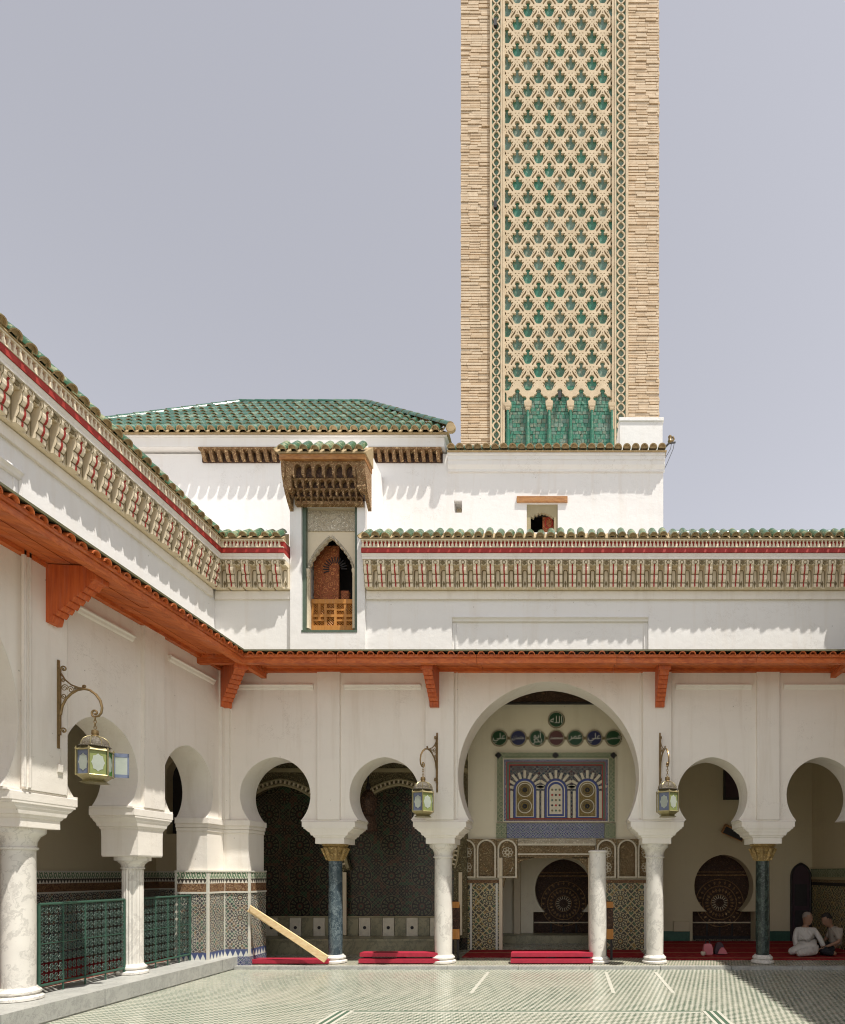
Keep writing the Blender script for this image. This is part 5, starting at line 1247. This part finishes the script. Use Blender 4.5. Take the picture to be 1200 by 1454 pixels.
    if door:
        p = ring(Rr+0.006, 0)[0]
        m2 = MB(); 
        for (u0, u1, za, zb_, ) in ((0, 0.2, z0, z0+0.05), (0, 0.2, z1-0.06, z1), (0.0, 0.02, z0, z1), (0.18, 0.2, z0, z1)):
            m2.box(p[0]+u0, p[0]+u1, p[1]-0.006, p[1]+0.006, za+0.01, zb_+0.01)
        po = put(m2, 'open_door', 'blueglass', False)
        put(MB().box(p[0]+0.021, p[0]+0.179, p[1]-0.003, p[1]+0.003, z0+0.06, z1-0.05), 'door_pane', 'glass', False, po)
    return t
YL = 6.70
mwl = T((XL-0.0+0.056, YL, PZ(1000, YL))) @ RZ(PI/2)
wall_bracket(mwl, 'bronze scroll bracket on the side wing pilaster holding the lantern with an open door')
hp = mwl @ Vector((0, -0.42, -0.15)); lantern(hp, 0.74, R(20), 'lantern with open glass door hanging from the side wing', True)
for (px, dx, side) in ((621, -0.15, 'left'), (937, 0.06, 'right')):
    X = PX(px, 9.945); ang = math.atan2(dx, 0.42)
    mw = T((X, 9.945, PZ(1083, 9.945))) @ RZ(ang)
    wall_bracket(mw, 'bronze scroll bracket between the great arch and the ' + ('dark blue column bay' if dx < 0 else 'black green column bay'))
    hp = mw @ Vector((0, -0.42, -0.15)); lantern(hp, 0.80, R(12 if dx < 0 else 0), 'closed lantern hanging between the great arch and the ' + ('dark blue column bay' if dx < 0 else 'black green column bay'))
sw_ = MB().box(-0.03, 0.03, -0.02, 0.0, 0, 0.09)
so = thing('switch_box', (XL+0.06, 6.72, 2.8), 'small white junction box under the side wing bracket', 'junction box')
mj = T((XL+0.056, 6.72, PZ(1097, 6.72))) @ RZ(PI/2); sw_.build('box', M['plaster'], so, mj); MB().tube([(0, -0.006, 0.09), (0.01, -0.006, 0.28)], 0.004, 4).build('cable', M['plaster'], so, mj)

# ------------------------------------------------------------------ green iron railings
def railing(y0, y1, label):
    xr = XL-0.25; zb, zt = 0.27, 1.24
    t = thing('iron_railing', (xr, (y0+y1)/2, 0.2), label, 'railing', 'iron railings between the columns')
    for z, r in ((zt, 0.017), (zb+0.03, 0.017), (0.78, 0.008)): MB().tube([(xr, y0, z), (xr, y1, z)], r, 8).build('rail', M['iron'], t, smooth=True)
    n = 4
    for i in range(n+1):
        y = y0+(y1-y0)*i/n; e = i in (0, n)
        MB().tube([(xr, y, 0.2), (xr, y, zt)], 0.017 if e else 0.010, 8).build('post' if e else 'bar', M['iron'], t, smooth=True)
    s = MB(); ny = max(3, round((y1-y0)/0.125)); nz = 8; dy = (y1-y0)/ny; dz = (zt-zb-0.06)/nz
    for i in range(ny):
        for k in range(nz):
            cy = y0+dy*(i+0.5); cz = zb+0.05+dz*(k+0.5)
            for (sy, szz) in ((1, 1), (-1, 1), (1, -1), (-1, -1)):
                pts = spiral(0.029, 0.027, 0.029, 1.1, PI*1.25, 1, 9)
                s.tube([(xr, cy+sy*p[0], cz+szz*p[1]) for p in pts], 0.0065, 4)
            s.tube([(xr, cy+0.022*math.cos(a), cz+0.022*math.sin(a)) for a in [TAU*q/8 for q in range(8)]], 0.006, 4, True)
            s.tube([(xr, cy-dy/2, cz), (xr, cy, cz+dz/2), (xr, cy+dy/2, cz), (xr, cy, cz-dz/2)], 0.0055, 4, True)
    tag(s.build('scrollwork', M['iron_l'], t, smooth=True), kind='stuff')
railing(6.80, 8.10, 'green iron scroll railing between the plain white and fluted white columns')
railing(8.45, 9.50, 'green iron scroll railing between fluted column and mosaic pier')

# ------------------------------------------------------------------ seated men
def skin(name, joints, edges, mat, parent, lv=2):
    me = bpy.data.meshes.new(name); ks = list(joints); ix = {k: i for i, k in enumerate(ks)}
    me.from_pydata([joints[k][0] for k in ks], [(ix[a], ix[b]) for a, b in edges], [])
    o = bpy.data.objects.new(name, me); COL.objects.link(o)
    o.modifiers.new('s', 'SKIN')
    for i, k in enumerate(ks):
        r = joints[k][1]; sv = me.skin_vertices[0].data[i]; sv.radius = r if isinstance(r, tuple) else (r, r); sv.use_root = (i == 0)
    sb = o.modifiers.new('b', 'SUBSURF'); sb.levels = lv; sb.render_levels = lv
    m2 = bpy.data.meshes.new_from_object(o.evaluated_get(bpy.context.evaluated_depsgraph_get()))
    bpy.data.objects.remove(o)
    m2.materials.clear(); m2.materials.append(mat); m2.polygons.foreach_set('use_smooth', [True]*len(m2.polygons))
    return m2
def place(me, name, parent, mw): return inst(me, name, parent, mw)
def head_mesh(mat):
    b = MB(); n = 20; prof = [(0.0, 0.0), (0.045, 0.0), (0.058, 0.03), (0.066, 0.07), (0.074, 0.11), (0.077, 0.15), (0.07, 0.19), (0.05, 0.222), (0.02, 0.236), (0.0, 0.237)]
    vs = []; fs = []
    for j, (r, z) in enumerate(prof):
        for i in range(n):
            a = TAU*i/n; x = r*0.95*math.cos(a); y = r*1.22*math.sin(a)
            if y < 0:
                f = max(0, -math.sin(a))**6
                if 0.06 < z < 0.12: y -= 0.022*f*max(0, 1-abs(math.cos(a))*5)
                if z < 0.05: y -= 0.012*f
                if 0.115 < z < 0.13: y += 0.008*f
            vs.append((x, y+0.0, z))
    for j in range(len(prof)-1):
        for i in range(n): fs.append((j*n+i, j*n+(i+1) % n, (j+1)*n+(i+1) % n, (j+1)*n+i))
    b.add(vs, fs)
    for s in (-1, 1):
        b.tube([(s*0.074, 0.012, 0.085), (s*0.085, 0.02, 0.10), (s*0.086, 0.022, 0.125), (s*0.075, 0.012, 0.135)], [0.008, 0.012, 0.012, 0.006], 6)
    b.tube([(0, -0.078, 0.135), (0, -0.098, 0.098), (0, -0.09, 0.088)], [0.008, 0.014, 0.01], 6)
    b.tube([(-0.024, -0.080, 0.055), (0, -0.090, 0.053), (0.024, -0.080, 0.055)], [0.004, 0.008, 0.004], 6)
    return b
def hand(chain, mat, nm, parent, mw):
    """palm + five fingers as one mesh; chain=(wrist, direction, up)"""
    w, d, up = [Vector(v) for v in chain]; d.normalize(); sd = d.cross(up).normalized(); up = sd.cross(d)
    b = MB(); b.tube([w, w+d*0.04, w+d*0.085], [0.022, 0.036, 0.034], 8)
    for i, (o, L) in enumerate(((-0.03, 0.062), (-0.01, 0.075), (0.011, 0.07), (0.03, 0.055))):
        k = w+d*0.08+sd*o; b.tube([k, k+d*L*0.5-up*0.006, k+d*L*0.85-up*0.025], [0.0095, 0.009, 0.007], 6)
    k = w+d*0.03-sd*0.03; b.tube([k, k-sd*0.025+d*0.03, k-sd*0.028+d*0.058-up*0.01], [0.011, 0.010, 0.008], 6)
    return b
def add_tube_to(me_b, *a): pass

# man in white robe: sits leaning on his right arm, legs drawn to the left, head turned right
c0 = P(1142, 1358, 11.15); mw = T((c0.x, 11.15, 0.06))
pr = thing('person', (c0.x, 11.15, 0.06), 'seated man with cropped hair in a long white robe on the red carpet', 'person')
body = {'pel': ((0.08, 0.0, 0.12), 0.09), 'sp': ((0.06, 0.02, 0.28), 0.075), 'ch': ((0.03, 0.02, 0.43), 0.075), 'nk': ((0.035, 0.01, 0.545), 0.045), 'hd': ((0.05, -0.01, 0.62), 0.06),
        'sl': ((-0.135, 0.02, 0.475), 0.04), 'el': ((-0.175, 0.0, 0.28), 0.032), 'wl': ((-0.12, -0.06, 0.08), 0.026), 'sr': ((0.195, 0.0, 0.465), 0.04), 'er': ((0.28, -0.06, 0.30), 0.032), 'wr': ((0.31, -0.14, 0.13), 0.026),
        'kl': ((-0.09, -0.17, 0.17), 0.05), 'fl': ((-0.36, -0.14, 0.05), 0.035), 'kr': ((0.08, -0.22, 0.11), 0.055), 'fr': ((-0.25, -0.26, 0.045), 0.035)}
be = [('pel', 'sp'), ('sp', 'ch'), ('ch', 'nk'), ('nk', 'hd'), ('ch', 'sl'), ('sl', 'el'), ('el', 'wl'), ('ch', 'sr'), ('sr', 'er'), ('er', 'wr'), ('pel', 'kl'), ('kl', 'fl'), ('pel', 'kr'), ('kr', 'fr')]
def join_meshes(me, mb, mm):
    import bmesh
    t_, _ = mb.mesh('x', me.materials[0], mm, True, Vector((0, 0, 0)))
    bm = bmesh.new(); bm.from_mesh(me); bm.from_mesh(t_); bm.to_mesh(me); bm.free()
    me.polygons.foreach_set('use_smooth', [True]*len(me.polygons)); return me
bm_ = skin('body', body, be, M['skin'], pr)
join_meshes(bm_, head_mesh(None), T((0.045, 0.0, 0.575)) @ RZ(R(38)) @ RX(R(8)))
join_meshes(bm_, hand(((0.31, -0.14, 0.13), (0.5, -0.4, -0.5), (0, 0, 1)), None, '', None, None), I4)
join_meshes(bm_, hand(((-0.12, -0.06, 0.08), (-0.2, -0.3, -0.4), (0, 0, 1)), None, '', None, None), I4)
place(bm_, 'body', pr, mw)
robe = {'pel': ((0.08, 0.0, 0.12), (0.17, 0.15)), 'sp': ((0.06, 0.02, 0.28), (0.145, 0.13)), 'ch': ((0.03, 0.02, 0.43), (0.145, 0.12)), 'nk': ((0.035, 0.012, 0.525), 0.06),
        'sl': ((-0.135, 0.02, 0.475), 0.062), 'el': ((-0.175, 0.0, 0.28), 0.052), 'wl': ((-0.15, -0.05, 0.11), 0.05), 'sr': ((0.195, 0.0, 0.465), 0.062), 'er': ((0.28, -0.06, 0.30), 0.052), 'wr': ((0.315, -0.13, 0.16), 0.05),
        'kl': ((-0.09, -0.17, 0.17), 0.10), 'fl': ((-0.36, -0.14, 0.06), 0.065), 'kr': ((0.08, -0.22, 0.12), 0.105), 'fr': ((-0.25, -0.26, 0.055), 0.062)}
place(skin('robe', robe, be[:3]+be[4:], M['robe'], pr), 'robe', pr, mw)
hm = head_mesh(None); hm.v = [(x*1.03, y*1.02+0.006, z*1.012+0.002) for (x, y, z) in hm.v[:200]]; hm.f = [f for f in hm.f[:180] if sum(hm.v[i][2] for i in f)/4 > 0.105+0.085*min(1, max(0, (0.01-sum(hm.v[i][1] for i in f)/4)/0.05))]
us_ = sorted({i for f in hm.f for i in f}); ix_ = {k: n for n, k in enumerate(us_)}; hm.v = [hm.v[k] for k in us_]; hm.f = [[ix_[i] for i in f] for f in hm.f]; hm.m = [0]*len(hm.f)
hm2 = MB(); hm2.v = list(hm.v); hm2.f = [list(f) for f in hm.f]; hm2.m = list(hm.m)
hm.build('hair', M['grey_hair'], pr, mw @ T((0.045, 0.0, 0.575)) @ RZ(R(38)) @ RX(R(8)), smooth=True)
# reading man: profile to the left, knees drawn, head bowed, arms forward
c1 = P(1180, 1358, 11.2); mw = T((c1.x, 11.2, 0.06))
pr = thing('person', (c1.x, 11.2, 0.06), 'seated dark haired man in a taupe shirt bowing his head', 'person')
body = {'pel': ((0.10, 0.02, 0.12), 0.09), 'sp': ((0.10, 0.02, 0.30), 0.075), 'ch': ((0.06, 0.01, 0.43), 0.075), 'nk': ((-0.005, 0.0, 0.545), 0.046), 'hd': ((-0.05, -0.01, 0.60), 0.058),
        'sl': ((0.09, 0.15, 0.465), 0.04), 'el': ((0.0, 0.20, 0.28), 0.034), 'wl': ((-0.20, 0.10, 0.17), 0.026), 'sr': ((0.07, -0.14, 0.465), 0.042), 'er': ((0.06, -0.22, 0.27), 0.036), 'wr': ((-0.18, -0.19, 0.17), 0.027),
        'kl': ((-0.26, 0.16, 0.14), 0.065), 'fl': ((-0.05, -0.05, 0.05), 0.04), 'kr': ((-0.27, -0.18, 0.12), 0.065), 'fr': ((-0.02, -0.30, 0.05), 0.04)}
bm_ = skin('body', body, be, M['skin'], pr); hmx = T((-0.03, -0.005, 0.555)) @ RZ(R(-82)) @ RX(R(26))
join_meshes(bm_, head_mesh(None), hmx)
join_meshes(bm_, hand(((-0.18, -0.19, 0.17), (-0.8, 0.1, -0.2), (0, 0, 1)), None, '', None, None), I4)
join_meshes(bm_, hand(((-0.20, 0.10, 0.17), (-0.8, -0.1, -0.2), (0, 0, 1)), None, '', None, None), I4)
place(bm_, 'body', pr, mw)
sh = {'pel': ((0.10, 0.02, 0.15), (0.14, 0.14)), 'sp': ((0.10, 0.02, 0.30), (0.115, 0.125)), 'ch': ((0.06, 0.01, 0.43), (0.11, 0.125)), 'nk': ((0.0, 0.0, 0.525), 0.06), 'sl': ((0.09, 0.15, 0.465), 0.068), 'el': ((0.01, 0.20, 0.29), 0.056),
      'sr': ((0.07, -0.14, 0.465), 0.07), 'er': ((0.06, -0.215, 0.29), 0.058)}
place(skin('shirt', sh, [('pel', 'sp'), ('sp', 'ch'), ('ch', 'nk'), ('ch', 'sl'), ('sl', 'el'), ('ch', 'sr'), ('sr', 'er')], M['shirt'], pr), 'shirt', pr, mw)
tr = {'pel': ((0.10, 0.02, 0.10), (0.165, 0.13)), 'kl': ((-0.26, 0.16, 0.14), 0.085), 'fl': ((-0.08, -0.03, 0.055), 0.06), 'kr': ((-0.27, -0.18, 0.12), 0.085), 'fr': ((-0.05, -0.29, 0.055), 0.06)}
place(skin('trousers', tr, [('pel', 'kl'), ('kl', 'fl'), ('pel', 'kr'), ('kr', 'fr')], M['trousers'], pr), 'trousers', pr, mw)
hm2.v = [(x*1.06, y*1.05, z*1.05) for (x, y, z) in hm2.v]
hm2.build('hair', M['hair'], pr, mw @ hmx, smooth=True)
